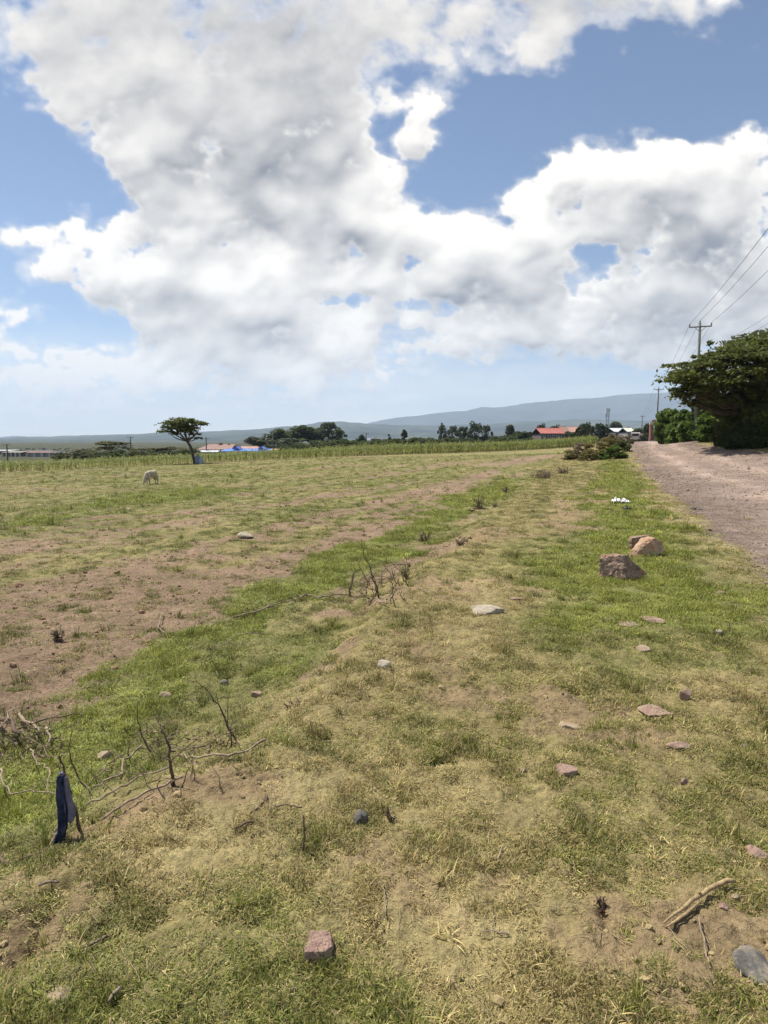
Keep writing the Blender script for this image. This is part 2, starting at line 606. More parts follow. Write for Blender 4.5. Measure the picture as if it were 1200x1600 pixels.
# edge of the verge: the field on its left lies a little lower
BANK = [hit(px, py, z_base) for px, py in ((-420, 1560), (0, 1375), (150, 1290), (300, 1215), (430, 1120), (520, 1035), (590, 960), (660, 890), (720, 848), (790, 790), (845, 745), (872, 722))]
BANK = np.array([BANK[0] + np.array([-3, -2.2])] + BANK)


def z_ground0(x, y):
    x, y = np.asarray(x, float), np.asarray(y, float)
    z = z_base(x, y)
    r = np.hypot(x, y)
    m = (r < 60)
    if m.any():
        xs, ys = x[m], y[m]
        sd = poly_dist(xs, ys, BANK, True) + .18 * fbm(xs * .9, ys * .9, 3, 71)
        k = sstep(sd, -.25, .75) * sstep(r[m], 45, 20)
        z[m] = z[m] - .20 * k + .035 * np.exp(-((sd + .15) / .3) ** 2) * sstep(r[m], 30, 12)
    return z


def G(px, py):
    p = hit(px, py, z_ground0)
    return np.array([p[0], p[1], float(z_ground0(p[0:1], p[1:2])[0])])


def path(pts):
    return np.array([G(*p)[:2] for p in pts])


# road: left and right edges
ROADL = path([(1200, 888), (1120, 832), (1060, 782), (1020, 748), (998, 724), (988, 706), (985, 695)])
ROADL = np.concatenate([[[1.2, -30.], [2.2, -6.], [3.3, 2.]], ROADL, [[44.5, 108.], [56., 140.], [90., 240.], [160., 420.]]])
ROADR = path([(1200, 706), (1130, 701), (1090, 694)])
ROADR = np.concatenate([[[9., -30.], [10.5, -6.], [13.0, 8.], [17.0, 20.]], ROADR, [[37.5, 70.], [50., 106.], [62., 140.], [97., 240.], [168., 420.]]])


def road_mask(x, y):
    """1 on the road, 0 off it"""
    n = .45 * fbm(x * .55, y * .55, 4, 81) + .12 * fbm(x * 4, y * 4, 3, 82)
    dl = -poly_dist(x, y, ROADL, True) + n
    dr = poly_dist(x, y, ROADR, True) + n
    return dl, dr


# strips of bare soil in the field (photo points, half widths in metres)
SOIL = [([(-250, 1090), (0, 1020), (120, 985), (250, 925), (400, 885), (520, 850), (640, 800), (740, 750), (770, 735)], [1.3, .9, .8, .6, .42, .34, .4, .45, .3], 1.0),
        ([(-200, 960), (0, 935), (150, 905), (300, 862), (420, 830), (560, 795), (660, 765), (760, 735)], [.7, .45, .42, .38, .34, .4, .45, .5], .8),
        ([(0, 862), (160, 838), (300, 812), (420, 792), (540, 772), (650, 752)], [.3, .34, .34, .38, .42, .45], .65),
        ([(60, 825), (200, 808), (260, 800), (330, 800)], [.5, .6, .6, .4], .5),
        ([(760, 728), (820, 718), (872, 711)], [1.2, 2.0, 1.5], 1.0), ([(600, 738), (700, 724), (790, 716)], [1.0, 1.2, 1.2], .5),
        ([(0, 1110), (90, 1075), (160, 1040)], [.5, .35, .2], .9),
        ([(940, 735), (932, 775), (905, 806)], [.40, .36, .45], 1.4), ([(905, 806), (870, 830)], [.45, .35], 1.0),
        ([(640, 875), (720, 845), (790, 836)], [.35, .6, .45], 1.2), ([(590, 940), (650, 925), (720, 915)], [.35, .45, .3], .95), ([(560, 985), (480, 1050)], [.12, .15], .8), ([(1000, 1170), (1060, 1180)], [.15, .15], .7), ([(600, 1330), (700, 1420)], [.15, .2], .5),
        ([(770, 910), (835, 915)], [.18, .22], 1.4), ([(850, 1085), (885, 1105), (945, 1106)], [.12, .2, .16], 1.5),
        ([(160, 1290), (260, 1240), (360, 1235)], [.18, .17, .16], 1.2), ([(0, 1390), (90, 1330), (170, 1290)], [.16, .14, .1], .7), ([(0, 1480), (110, 1440)], [.16, .16], .7),
        ([(760, 1330), (880, 1430), (1000, 1520)], [.14, .18, .25], .8), ([(980, 1430), (1130, 1455), (1250, 1480)], [.2, .3, .35], 1.05), ([(1090, 1390), (1160, 1400)], [.15, .15], .5),
        ([(640, 1000), (740, 1090), (860, 1120)], [.2, .25, .3], .7)]
SOIL = [(path(p), w, a) for p, w, a in SOIL]
GREEN = [([(60, 1180), (220, 1060), (330, 985), (450, 915), (560, 868), (680, 812), (800, 750)], [.35, .45, .55, .55, .6, .55, .5], 1.0),
         ([(0, 1260), (100, 1200)], [.4, .35], .9), ([(300, 1110), (430, 1040), (520, 985)], [.25, .3, .2], .5),
         ([(962, 722), (968, 765), (985, 800), (1000, 850), (965, 905)], [.8, .9, 1.1, 1.25, 1.1], 1.3),
         ([(920, 980), (1040, 935), (1180, 935), (1300, 960)], [.6, 1.0, .95, .9], 1.3), ([(960, 1040), (1100, 1030)], [.3, .3], .6), ([(880, 850), (900, 900)], [.5, .5], .55),
         ([(0, 820), (150, 795), (300, 770)], [1.2, 1.6, 2.0], .5), ([(440, 815), (520, 805)], [.6, .6], .5), ([(620, 860), (700, 830)], [.4, .4], .5),
         ([(380, 1500), (520, 1560), (640, 1590)], [.25, .3, .25], .55), ([(150, 1540), (300, 1560)], [.25, .25], .4), ([(480, 1420), (560, 1450)], [.12, .12], .3)]
GREEN = [(path(p), w, a) for p, w, a in GREEN]
STRAW = [([(270, 1330), (430, 1250), (520, 1240)], [.2, .25, .15], 1.0), ([(560, 1400), (760, 1400), (820, 1560)], [.2, .35, .3], .8), ([(500, 1090), (700, 1000), (800, 930)], [.3, .4, .4], .6),
         ([(1110, 1095), (1200, 1075), (1330, 1070)], [.18, .25, .3], .9), ([(1150, 850), (1090, 820), (1040, 780), (1005, 745)], [.4, .35, .35, .4], .9), ([(650, 1220), (760, 1250)], [.3, .3], .5)]
STRAW = [(path(p), w, a) for p, w, a in STRAW]


def stroke_sum(lst, x, y, wob):
    s = np.zeros(x.shape)
    for p, w, a in lst:
        lo, hi = p.min(0) - 4 * max(w), p.max(0) + 4 * max(w)
        m = (x > lo[0]) & (x < hi[0]) & (y > lo[1]) & (y < hi[1])
        if m.any():
            d = poly_dist(x[m], y[m], p, widths=w)
            s[m] = np.maximum(s[m], a * np.exp(-.9 * d ** 2))
    return s


def cover(x, y):
    """fractions: bare soil, green, straw, and whether in the field"""
    r = np.hypot(x, y)
    sc = 1 / np.clip(r / 6, .6, 4)
    wx, wy = .35 * fbm(x * .8, y * .8, 4, 91) + .10 * fbm(x * 4, y * 4, 3, 93), .35 * fbm(x * .8, y * .8, 4, 92) + .10 * fbm(x * 4, y * 4, 3, 94)
    k = np.clip(r / 7, .35, 2.2)
    wx, wy = wx * 1.5, wy * 1.5
    X, Y = x + wx * k, y + wy * k
    so = stroke_sum(SOIL, X, Y, 0)
    gr = stroke_sum(GREEN, X, Y, 0)
    st = stroke_sum(STRAW, X, Y, 0)
    rag = fbm(x * 2.2, y * 2.2, 4, 88, .6)
    gr = gr * np.clip(.72 + .55 * rag, 0, 1.15)
    so = so * np.clip(.78 + .75 * fbm(x * 1.7, y * 1.7, 4, 89, .6), 0, 1.2)
    sd = poly_dist(x, y, BANK, True)
    field = sstep(sd + .3 * fbm(x, y, 3, 95), -.2, .5)
    # the tilled field is streaked along the road direction
    u, v = x * .93 - y * .37, x * .37 + y * .93
    streak = fbm(u * .55, v * .09, 4, 96) + .5 * fbm(u * 1.6, v * .35, 3, 97)
    patch = fbm(x * 1.3, y * 1.3, 4, 98, .6) + .5 * fbm(x * 6, y * 6, 3, 99)
    soil = so + field * (.27 + .55 * streak + .30 * patch) + (1 - field) * (.14 + .34 * patch)
    far = sstep(r, 14, 34)
    soil = soil - .10 * far * field - .45 * np.clip(gr - .25, 0, 1)
    soil = np.clip(soil, 0, 1.2)
    green = gr + .17 - .16 * streak * field + .24 * patch + .12 * field
    green = green + field * (.20 + .34 * fbm(x * .28, y * .28, 3, 77)) * sstep(r, 8, 18)
    green = np.clip(green - .45 * st, 0, 1.2)
    return np.clip(soil, 0, 1), np.clip(green, 0, 1), np.clip(st, 0, 1), field


# cracks and hoof-worn grooves, dug-up spots: photo points, half widths, heights in metres
GROOVES = [([(895, 1300), (928, 1385), (975, 1490)], [.035, .04, .05], -.045), ([(680, 1198), (715, 1170), (745, 1150)], [.04, .05, .04], -.035), ([(500, 1090), (450, 1105), (430, 1120)], [.06, .07, .05], -.04),
           ([(900, 1080), (935, 1100), (955, 1112)], [.07, .09, .06], -.06), ([(880, 1098), (900, 1108)], [.08, .07], .045), ([(1030, 1112), (1010, 1120)], [.07, .07], .03), ([(800, 905), (835, 915)], [.10, .08], -.05),
           ([(640, 1310), (600, 1330)], [.05, .05], -.03), ([(60, 1450), (20, 1500)], [.08, .08], -.05), ([(130, 1360), (90, 1400)], [.05, .06], -.05), ([(380, 1460), (420, 1440)], [.05, .04], -.03), ([(860, 1480), (890, 1510)], [.05, .05], -.03),
           ([(560, 985), (510, 1020)], [.08, .08], -.05), ([(940, 730), (950, 760)], [.3, .3], -.08), ([(865, 800), (905, 815)], [.25, .25], -.05), ([(700, 855), (660, 880)], [.2, .2], -.06), ([(735, 838), (720, 850)], [.15, .15], -.08)]
GROOVES = [(path(p), w, a) for p, w, a in GROOVES]


def micro(x, y, soil, r):
    """clods, tussocks and hoof marks"""
    f = sstep(r, 60, 15)
    h = .020 * fbm(x * 1.1, y * 1.1, 4, 101)
    n = fbm(x * 7, y * 7, 4, 102)
    h = h + (.017 + .006 * soil) * n + .012 * fbm(x * 18, y * 18, 3, 106) * sstep(r, 20, 7) + .014 * soil * (0.35 - worley(x * 5, y * 5, 103)) + .006 * fbm(x * 30, y * 30, 3, 104) * sstep(r, 14, 5)
    for p_, w_, a_ in GROOVES:
        lo, hi = p_.min(0) - 5 * max(w_), p_.max(0) + 5 * max(w_)
        q = (x > lo[0]) & (x < hi[0]) & (y > lo[1]) & (y < hi[1])
        if q.any():
            xs, ys = x[q], y[q]
            d = poly_dist(xs + .05 * fbm(xs * 6, ys * 6, 3, 107), ys + .05 * fbm(xs * 6, ys * 6, 3, 108), p_, widths=w_)
            h[q] += a_ * np.exp(-d ** 2) * (.7 + .6 * fbm(xs * 9, ys * 9, 3, 109))
    return h * f


GRID = {}


def z_full(x, y):
    """height of the finished ground, read back from its mesh"""
    x, y = np.asarray(x, float), np.asarray(y, float)
    th = (np.degrees(np.arctan2(x, y)) + 40) / .18
    ir = np.log(np.maximum(np.hypot(x, y), .41) / .4) / math.log(70 / .4) * (GRID['nr'] - 1)
    ok = (th >= 0) & (th < GRID['nt'] - 1) & (ir >= 0) & (ir < GRID['nr'] - 1)
    t0 = np.clip(th.astype(int), 0, GRID['nt'] - 2)
    r0 = np.clip(ir.astype(int), 0, GRID['nr'] - 2)
    u, v = np.clip(th - t0, 0, 1), np.clip(ir - r0, 0, 1)
    Z = GRID['z']
    z = (Z[r0, t0] * (1 - u) + Z[r0, t0 + 1] * u) * (1 - v) + (Z[r0 + 1, t0] * (1 - u) + Z[r0 + 1, t0 + 1] * u) * v
    if not ok.all():
        z = np.where(ok, z, z_ground0(x, y))
    return z


def make_ground():
    th = np.radians(np.concatenate([np.arange(-40, 40, .18), np.arange(40, 320, 2.5)]))       # bearing from +Y
    nr0, nt0 = 860, len(np.arange(-40, 40, .18))
    rr = np.concatenate([np.geomspace(.4, 70, nr0), np.geomspace(72, 11000, 50)])
    TH, RR = np.meshgrid(th, rr)
    x, y = (np.sin(TH) * RR), (np.cos(TH) * RR)
    r = RR
    z = z_ground0(x, y)
    soil, green, st, field = cover(x, y)
    dl, dr = road_mask(x, y)
    inside = np.minimum(dl, dr)
    on = sstep(inside, -.3, .3)
    z = z + micro(x, y, soil, r) * (1 - .6 * on) - .05 * on * sstep(r, 60, 30) + .006 * on * fbm(x * 5, y * 5, 4, 105) * sstep(r, 60, 20)
    GRID.update(z=z[:nr0, :nt0].copy(), nr=nr0, nt=nt0)
    # albedo of the ground, with shade under the grass clumps put in
    pink = np.array([.235, .165, .112])
    tan = np.array([.27, .205, .105])
    strawc = np.array([.33, .275, .135])
    thatch = np.array([.245, .195, .092])
    greenc = np.array([.15, .165, .055])
    farm = np.array([.055, .06, .035])
    f3 = lambda a: a[..., None]
    tone = 1 + .22 * f3(fbm(x * .35, y * .35, 4, 111)) + .16 * f3(fbm(x * 9, y * 9, 3, 112))
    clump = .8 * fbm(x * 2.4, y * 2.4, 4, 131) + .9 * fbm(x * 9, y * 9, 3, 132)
    thatch = thatch * (1.12 - .50 * f3(sstep(clump, -.1, .7)))  # darker organic soil under clumps, with the tufts' shade put into the colour
    bare = pink * f3(.35 + .65 * field) + tan * f3(.65 - .65 * field)
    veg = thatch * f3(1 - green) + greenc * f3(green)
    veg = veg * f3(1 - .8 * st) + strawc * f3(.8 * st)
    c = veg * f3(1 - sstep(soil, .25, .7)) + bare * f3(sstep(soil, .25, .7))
    fw = f3(sstep(r, 80, 130))
    c = c * (1 - fw) + farm * fw
    # road: pinkish gravel, paler wheel tracks, looser darker stone at the edge
    edge = sstep(inside, 2.2, .2)
    rc = np.array([.245, .185, .150]) * f3(1 - .28 * edge * sstep(fbm(x * 2, y * 2, 3, 121), -.6, .5)) * (1 + .18 * f3(fbm(x * .5, y * .5, 4, 122)))
    across = dl / np.maximum(dl + dr, .5)
    trk = np.exp(-((across - .30 + .03 * fbm(y * .08, x * 0, 2, 124)) / .07) ** 2) + np.exp(-((across - .62 + .03 * fbm(y * .08, x * 0 + 4, 2, 125)) / .08) ** 2)
    rc = rc * (1 + .36 * f3(trk)) * (1 + .10 * f3(fbm(across * 14, y * .05, 3, 126)))
    verge = f3(sstep(inside, -.9, -.1) * (1 - on))
    c = c * (1 - .6 * verge) + strawc * .6 * verge
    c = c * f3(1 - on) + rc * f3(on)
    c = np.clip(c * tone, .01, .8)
    V = np.stack([x, y, z], -1).reshape(-1, 3)
    nr, nc = x.shape
    i = np.arange(nr * nc).reshape(nr, nc)
    j = np.roll(i, -1, 1)
    F = np.stack([i[:-1], i[1:], j[1:], j[:-1]], -1).reshape(-1, 4)
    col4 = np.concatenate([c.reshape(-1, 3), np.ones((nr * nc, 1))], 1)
    gm = on.ravel()
    isroad = (inside.ravel()[F].mean(1) > 0) & (np.hypot(V[F[:, 0], 0], V[F[:, 0], 1]) < 400)
    # close the centre
    V = np.concatenate([V, [[0, 0, float(z_ground0(np.array([0.]), np.array([0.]))[0])]]])
    col4 = np.concatenate([col4, col4[:1]])
    gm = np.concatenate([gm, gm[:1]])
    fan = np.stack([i[0], j[0], np.full(nc, nr * nc), np.full(nc, nr * nc)], -1)

    def sub(name, faces, extra_tri=None):
        used = np.unique(faces if extra_tri is None else np.concatenate([faces.ravel(), extra_tri.ravel()]))
        mp = np.full(len(V), -1)
        mp[used] = np.arange(len(used))
        f = mp[faces]
        me = bpy.data.meshes.new(name)
        Vf = V[used].astype(np.float32)
        me.vertices.add(len(Vf))
        me.vertices.foreach_set('co', Vf.ravel())
        loops = f.ravel()
        tot = np.full(len(f), 4, np.int32)
        if extra_tri is not None:
            t3 = mp[extra_tri]
            loops = np.concatenate([loops, t3.ravel()])
            tot = np.concatenate([tot, np.full(len(t3), 3, np.int32)])
        st_ = np.concatenate([[0], np.cumsum(tot)[:-1]]).astype(np.int32)
        me.loops.add(len(loops))
        me.loops.foreach_set('vertex_index', loops.astype(np.int32))
        me.polygons.add(len(tot))
        me.polygons.foreach_set('loop_start', st_)
        me.polygons.foreach_set('loop_total', tot)
        me.update(calc_edges=True)
        me.polygons.foreach_set('use_smooth', np.ones(len(tot), bool))
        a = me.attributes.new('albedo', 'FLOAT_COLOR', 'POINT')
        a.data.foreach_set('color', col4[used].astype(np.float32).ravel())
        a = me.attributes.new('gravel', 'FLOAT', 'POINT')
        a.data.foreach_set('value', gm[used].astype(np.float32))
        me.validate()
        return me
    F = F[:, ::-1]
    fan = fan[:, [0, 1, 2]]
    m, t = mat_new('earth')
    geo = t.n('ShaderNodeNewGeometry')
    pos = geo.outputs['Position']
    at = t.n('ShaderNodeAttribute', attribute_name='albedo').outputs['Color']
    gv = t.n('ShaderNodeAttribute', attribute_name='gravel').outputs['Fac']
    n1 = t.noise(pos, 3.0, 8, .62).outputs[0]
    n2 = t.noise(pos, 34.0, 6, .65).outputs[0]
    n3 = t.noise(pos, 220.0, 3, .6).outputs[0]
    k = t.m('ADD', t.m('MULTIPLY', t.m('SUBTRACT', n1, .5), 1.0), t.m('MULTIPLY', t.m('SUBTRACT', n2, .5), 1.7))
    k = t.m('ADD', k, t.m('MULTIPLY', t.m('SUBTRACT', n3, .5), 1.1))
    k = t.m('MAXIMUM', t.m('ADD', k, 1.0), .25)
    c1 = t.v('SCALE', at)
    t.t.links.new(k, c1.inputs['Scale'])
    # gravel stones in the road surface
    vo = t.n('ShaderNodeTexVoronoi', {'Scale': 34.0, 'Vector': pos, 'Randomness': 1.0}, feature='F1')
    vo2 = t.n('ShaderNodeTexVoronoi', {'Scale': 7.0, 'Vector': pos, 'Randomness': 1.0}, feature='F1')
    sepc = t.n('ShaderNodeSeparateColor', {0: vo.outputs['Color']})
    sepd = t.n('ShaderNodeSeparateColor', {0: vo2.outputs['Color']})
    gs = t.m('MULTIPLY', t.m('ADD', t.m('MULTIPLY', sepc.outputs[0], .36), .82), t.m('ADD', t.m('MULTIPLY', sepd.outputs[1], .20), .90))
    gsm = t.m('ADD', 1.0, t.m('MULTIPLY', gv, t.m('SUBTRACT', gs, 1.0)))
    c2 = t.v('SCALE', c1.outputs[0])
    t.t.links.new(gsm, c2.inputs['Scale'])
    p = t.n('ShaderNodeBsdfPrincipled', {'Base Color': c2.outputs[0], 'Roughness': .95, 'Specular IOR Level': .1})
    h = t.m('ADD', t.m('MULTIPLY', n2, .035), t.m('MULTIPLY', n3, .006))
    h = t.m('ADD', h, t.m('MULTIPLY', t.m('MULTIPLY', gv, t.m('SUBTRACT', .5, vo.outputs['Distance'])), .010))
    b = t.n('ShaderNodeBump', {'Strength': .9, 'Distance': 1.0, 'Height': h})
    t.t.links.new(b.outputs[0], p.inputs['Normal'])
    t.n('ShaderNodeOutputMaterial', {0: p.outputs[0]})
    MATS['earth'] = m
    tag(link('ground', sub('ground', F[~isroad], fan), m), kind='structure')
    tag(link('dirt_road', sub('dirt_road', F[isroad]), m), kind='structure')


make_ground()


# ------------------------------------------------------------------ far hills
def make_hill(name, prof, dist, depth, col_a, col_b, seed, base=-4.0):
    px = np.array([p[0] for p in prof], float)
    py = np.array([p[1] for p in prof], float)
    xs = np.linspace(px[0], px[-1], 420)
    ys = np.interp(xs, px, py)
    ys = np.convolve(np.pad(ys, 1, 'edge'), np.ones(3) / 3, 'valid')
    ys = ys + 2.4 * fbm(xs / 60, xs * 0 + seed, 4, seed) + .8 * np.abs(fbm(xs / 9, xs * 0 + seed, 2, seed + 5))
    rows = 46
    V = []
    for k in range(rows):
        t = k / (rows - 1) * 1.5
        y = dist - depth + t * depth
        dx = (xs - 600) / FPX
        top = CAMH + (HOR - ys) / FPX * dist
        prof_t = np.where(t <= 1, t ** 1.5, 1 - (t - 1) * 1.6)
        X = dx * y
        rough = fbm(X / (depth * .16), X * 0 + y / (depth * .16), 5, seed + 9, .55)
        Z = base + (top - base) * np.clip(prof_t + .13 * rough * np.sin(math.pi * min(t, 1)), -.05, 1.2)
        V.append(np.stack([X, np.full_like(X, y), Z], -1))
    V = np.array(V)
    nr, nc = V.shape[:2]
    i = np.arange(nr * nc).reshape(nr, nc)
    F = np.stack([i[:-1, :-1], i[:-1, 1:], i[1:, 1:], i[1:, :-1]], -1).reshape(-1, 4)
    me = mesh_np(name, V.reshape(-1, 3), F, smooth=True)
    m, t = mat_new(name)
    pos = t.n('ShaderNodeNewGeometry').outputs['Position']
    n1 = t.noise(pos, .0022, 6, .6).outputs[0]
    n2 = t.noise(pos, .011, 5, .65).outputs[0]
    vo = t.n('ShaderNodeTexVoronoi', {'Scale': .0045, 'Vector': pos, 'Randomness': 1.0}, feature='F1')
    fld = t.n('ShaderNodeSeparateColor', {0: vo.outputs['Color']}).outputs[0]
    f = t.m('ADD', t.m('MULTIPLY', t.m('SUBTRACT', n1, .5), 2.4), t.m('MULTIPLY', t.m('SUBTRACT', n2, .5), 1.8))
    f = t.m('ADD', t.m('ADD', f, t.m('MULTIPLY', t.m('SUBTRACT', fld, .5), .6)), .45, clamp=True)
    c = t.mix(f, col_a, col_b)
    p = t.n('ShaderNodeBsdfPrincipled', {'Base Color': c, 'Roughness': 1.0, 'Specular IOR Level': 0.0})
    t.n('ShaderNodeOutputMaterial', {0: p.outputs[0]})
    tag(link(name, me, m), kind='structure')


make_hill('far_hills', [(-900, 690), (-200, 686), (420, 676), (560, 664), (620, 653), (700, 645), (735, 641), (746, 636), (766, 639), (830, 630), (880, 626), (960, 619), (1060, 614), (1200, 610), (1500, 606), (2000, 640), (2300, 690)],
          9000, 3000, (.012, .022, .030), (.05, .06, .055), 3)
make_hill('near_hills', [(-900, 692), (-300, 688), (0, 684.5), (140, 680), (240, 677), (400, 671), (470, 665), (520, 659), (560, 660), (620, 665), (700, 665), (800, 661), (900, 655), (1000, 658), (1200, 655), (1600, 668), (2000, 690)],
          5200, 2300, (.014, .026, .028), (.075, .085, .06), 13)
# ------------------------------------------------------------------ scattered ground cover
def scatter(name, protos, P, rot, scl, vid, tint, label, cat, mat):
    """one object that instances small meshes on measured points"""
    pc_ = bpy.data.collections.new(name + '_kinds')
    for i, me in enumerate(protos):
        if not me.materials:
            me.materials.append(mat)
        pc_.objects.link(bpy.data.objects.new('%s_kind_%02d' % (name, i), me))
    me = bpy.data.meshes.new(name)
    me.vertices.add(len(P))
    me.vertices.foreach_set('co', np.ascontiguousarray(P, np.float32).ravel())
    for nm, typ, key, dat in (('rot', 'FLOAT_VECTOR', 'vector', rot), ('scl', 'FLOAT_VECTOR', 'vector', scl), ('tint', 'FLOAT_COLOR', 'color', tint)):
        a = me.attributes.new(nm, typ, 'POINT')
        a.data.foreach_set(key, np.ascontiguousarray(dat, np.float32).ravel())
    a = me.attributes.new('vid', 'INT', 'POINT')
    a.data.foreach_set('value', np.ascontiguousarray(vid, np.int32))
    o = link(name, me, mat)
    ng = bpy.data.node_groups.new(name + '_scatter', 'GeometryNodeTree')
    ng.interface.new_socket('Geometry', in_out='INPUT', socket_type='NodeSocketGeometry')
    ng.interface.new_socket('Geometry', in_out='OUTPUT', socket_type='NodeSocketGeometry')
    N, L = ng.nodes, ng.links
    gi, go = N.new('NodeGroupInput'), N.new('NodeGroupOutput')
    ip = N.new('GeometryNodeInstanceOnPoints')
    ci = N.new('GeometryNodeCollectionInfo')
    ci.inputs['Collection'].default_value = pc_
    ci.inputs['Separate Children'].default_value = True
    ci.inputs['Reset Children'].default_value = True

    def attr(nm, typ):
        nd = N.new('GeometryNodeInputNamedAttribute')
        nd.data_type = typ
        nd.inputs['Name'].default_value = nm
        return nd.outputs['Attribute']
    e2r = N.new('FunctionNodeEulerToRotation')
    L.new(attr('rot', 'FLOAT_VECTOR'), e2r.inputs[0])
    L.new(gi.outputs[0], ip.inputs['Points'])
    L.new(ci.outputs[0], ip.inputs['Instance'])
    ip.inputs['Pick Instance'].default_value = True
    L.new(attr('vid', 'INT'), ip.inputs['Instance Index'])
    L.new(e2r.outputs[0], ip.inputs['Rotation'])
    L.new(attr('scl', 'FLOAT_VECTOR'), ip.inputs['Scale'])
    L.new(ip.outputs[0], go.inputs[0])
    md = o.modifiers.new('scatter', 'NODES')
    md.node_group = ng
    tag(o, label, cat, kind='stuff')
    return o


def tuft_mesh(name, n, rad, l0, l1, lean, width, seed, curl=.6):
    """a little mat of bent, tapering blades"""
    g = np.random.default_rng(seed)
    a = g.uniform(0, 2 * math.pi, n)
    rr = rad * np.sqrt(g.uniform(0, 1, n))
    bx, by = rr * np.cos(a), rr * np.sin(a)
    L = g.uniform(l0, l1, n)
    dr = g.uniform(0, 2 * math.pi, n)
    ln = np.clip(g.normal(lean, .28, n), .05, 1.45)
    V, F, bl, tt = [], [], [], []
    for i in range(n):
        d = np.array([math.cos(dr[i]), math.sin(dr[i])])
        s = np.array([-d[1], d[0]]) * width * g.uniform(.7, 1.3) * .5
        p = np.array([bx[i], by[i], -.004])
        ang = ln[i]
        pts = [p]
        for k in range(3):
            st = L[i] / 3
            p = p + np.array([d[0] * math.sin(ang), d[1] * math.sin(ang), math.cos(ang)]) * st
            pts.append(p)
            ang = min(1.75, ang + curl * g.uniform(.1, .7))
        b = len(V)
        for k, w in ((0, 1.0), (1, .9), (2, .6)):
            V += [(pts[k][0] - s[0] * w, pts[k][1] - s[1] * w, pts[k][2]), (pts[k][0] + s[0] * w, pts[k][1] + s[1] * w, pts[k][2])]
        V.append(tuple(pts[3]))
        F += [(b, b + 1, b + 3), (b, b + 3, b + 2), (b + 2, b + 3, b + 5), (b + 2, b + 5, b + 4), (b + 4, b + 5, b + 6)]
        bl += [g.uniform()] * 7
        tt += [0, 0, .33, .33, .66, .66, 1]
    return mesh_np(name, np.array(V), np.array(F), {'bl': ('FLOAT', np.array(bl)), 'tt': ('FLOAT', np.array(tt))}, True)


def grass_material():
    m, t = mat_new('grass_blades')
    ti = t.n('ShaderNodeAttribute', attribute_name='tint', attribute_type='INSTANCER').outputs['Color']
    sp_ = t.n('ShaderNodeSeparateColor', {0: ti})
    bl = t.n('ShaderNodeAttribute', attribute_name='bl').outputs['Fac']
    tt = t.n('ShaderNodeAttribute', attribute_name='tt').outputs['Fac']
    isg = t.rng(t.m('SUBTRACT', sp_.outputs[0], bl), -.10, .06)
    h2 = t.m('FRACT', t.m('MULTIPLY', bl, 37.7))
    straw = t.mix(h2, (.22, .165, .062), (.50, .40, .18))
    gre = t.mix(sp_.outputs[2], t.mix(h2, (.065, .088, .014), (.225, .24, .042)), t.mix(h2, (.15, .185, .028), (.38, .395, .075)))
    c = t.mix(isg, straw, gre)
    # withered tips on the green blades
    c = t.mix(t.m('MULTIPLY', t.rng(tt, .55, 1.0), .35), c, (.42, .36, .14))
    sc_ = t.v('SCALE', c)
    t.t.links.new(sp_.outputs[1], sc_.inputs['Scale'])
    d = t.n('ShaderNodeBsdfPrincipled', {'Base Color': sc_.outputs[0], 'Roughness': .55, 'Specular IOR Level': .3})
    tr = t.n('ShaderNodeBsdfTranslucent', {'Color': sc_.outputs[0]})
    mx = t.n('ShaderNodeMixShader', {0: .22, 1: d.outputs[0], 2: tr.outputs[0]})
    t.n('ShaderNodeOutputMaterial', {0: mx.outputs[0]})
    MATS['grass'] = m
    return m


def polar_points(n, r0, r1, power, seed, half=39.8):
    """points ahead of the viewpoint; density per square metre falls as r**-power"""
    g = np.random.default_rng(seed)
    e = 2 - power
    r = (g.uniform(0, 1, n) * (r1 ** e - r0 ** e) + r0 ** e) ** (1 / e)
    a = np.radians(g.uniform(-half, half, n))
    return r * np.sin(a), r * np.cos(a), r, g


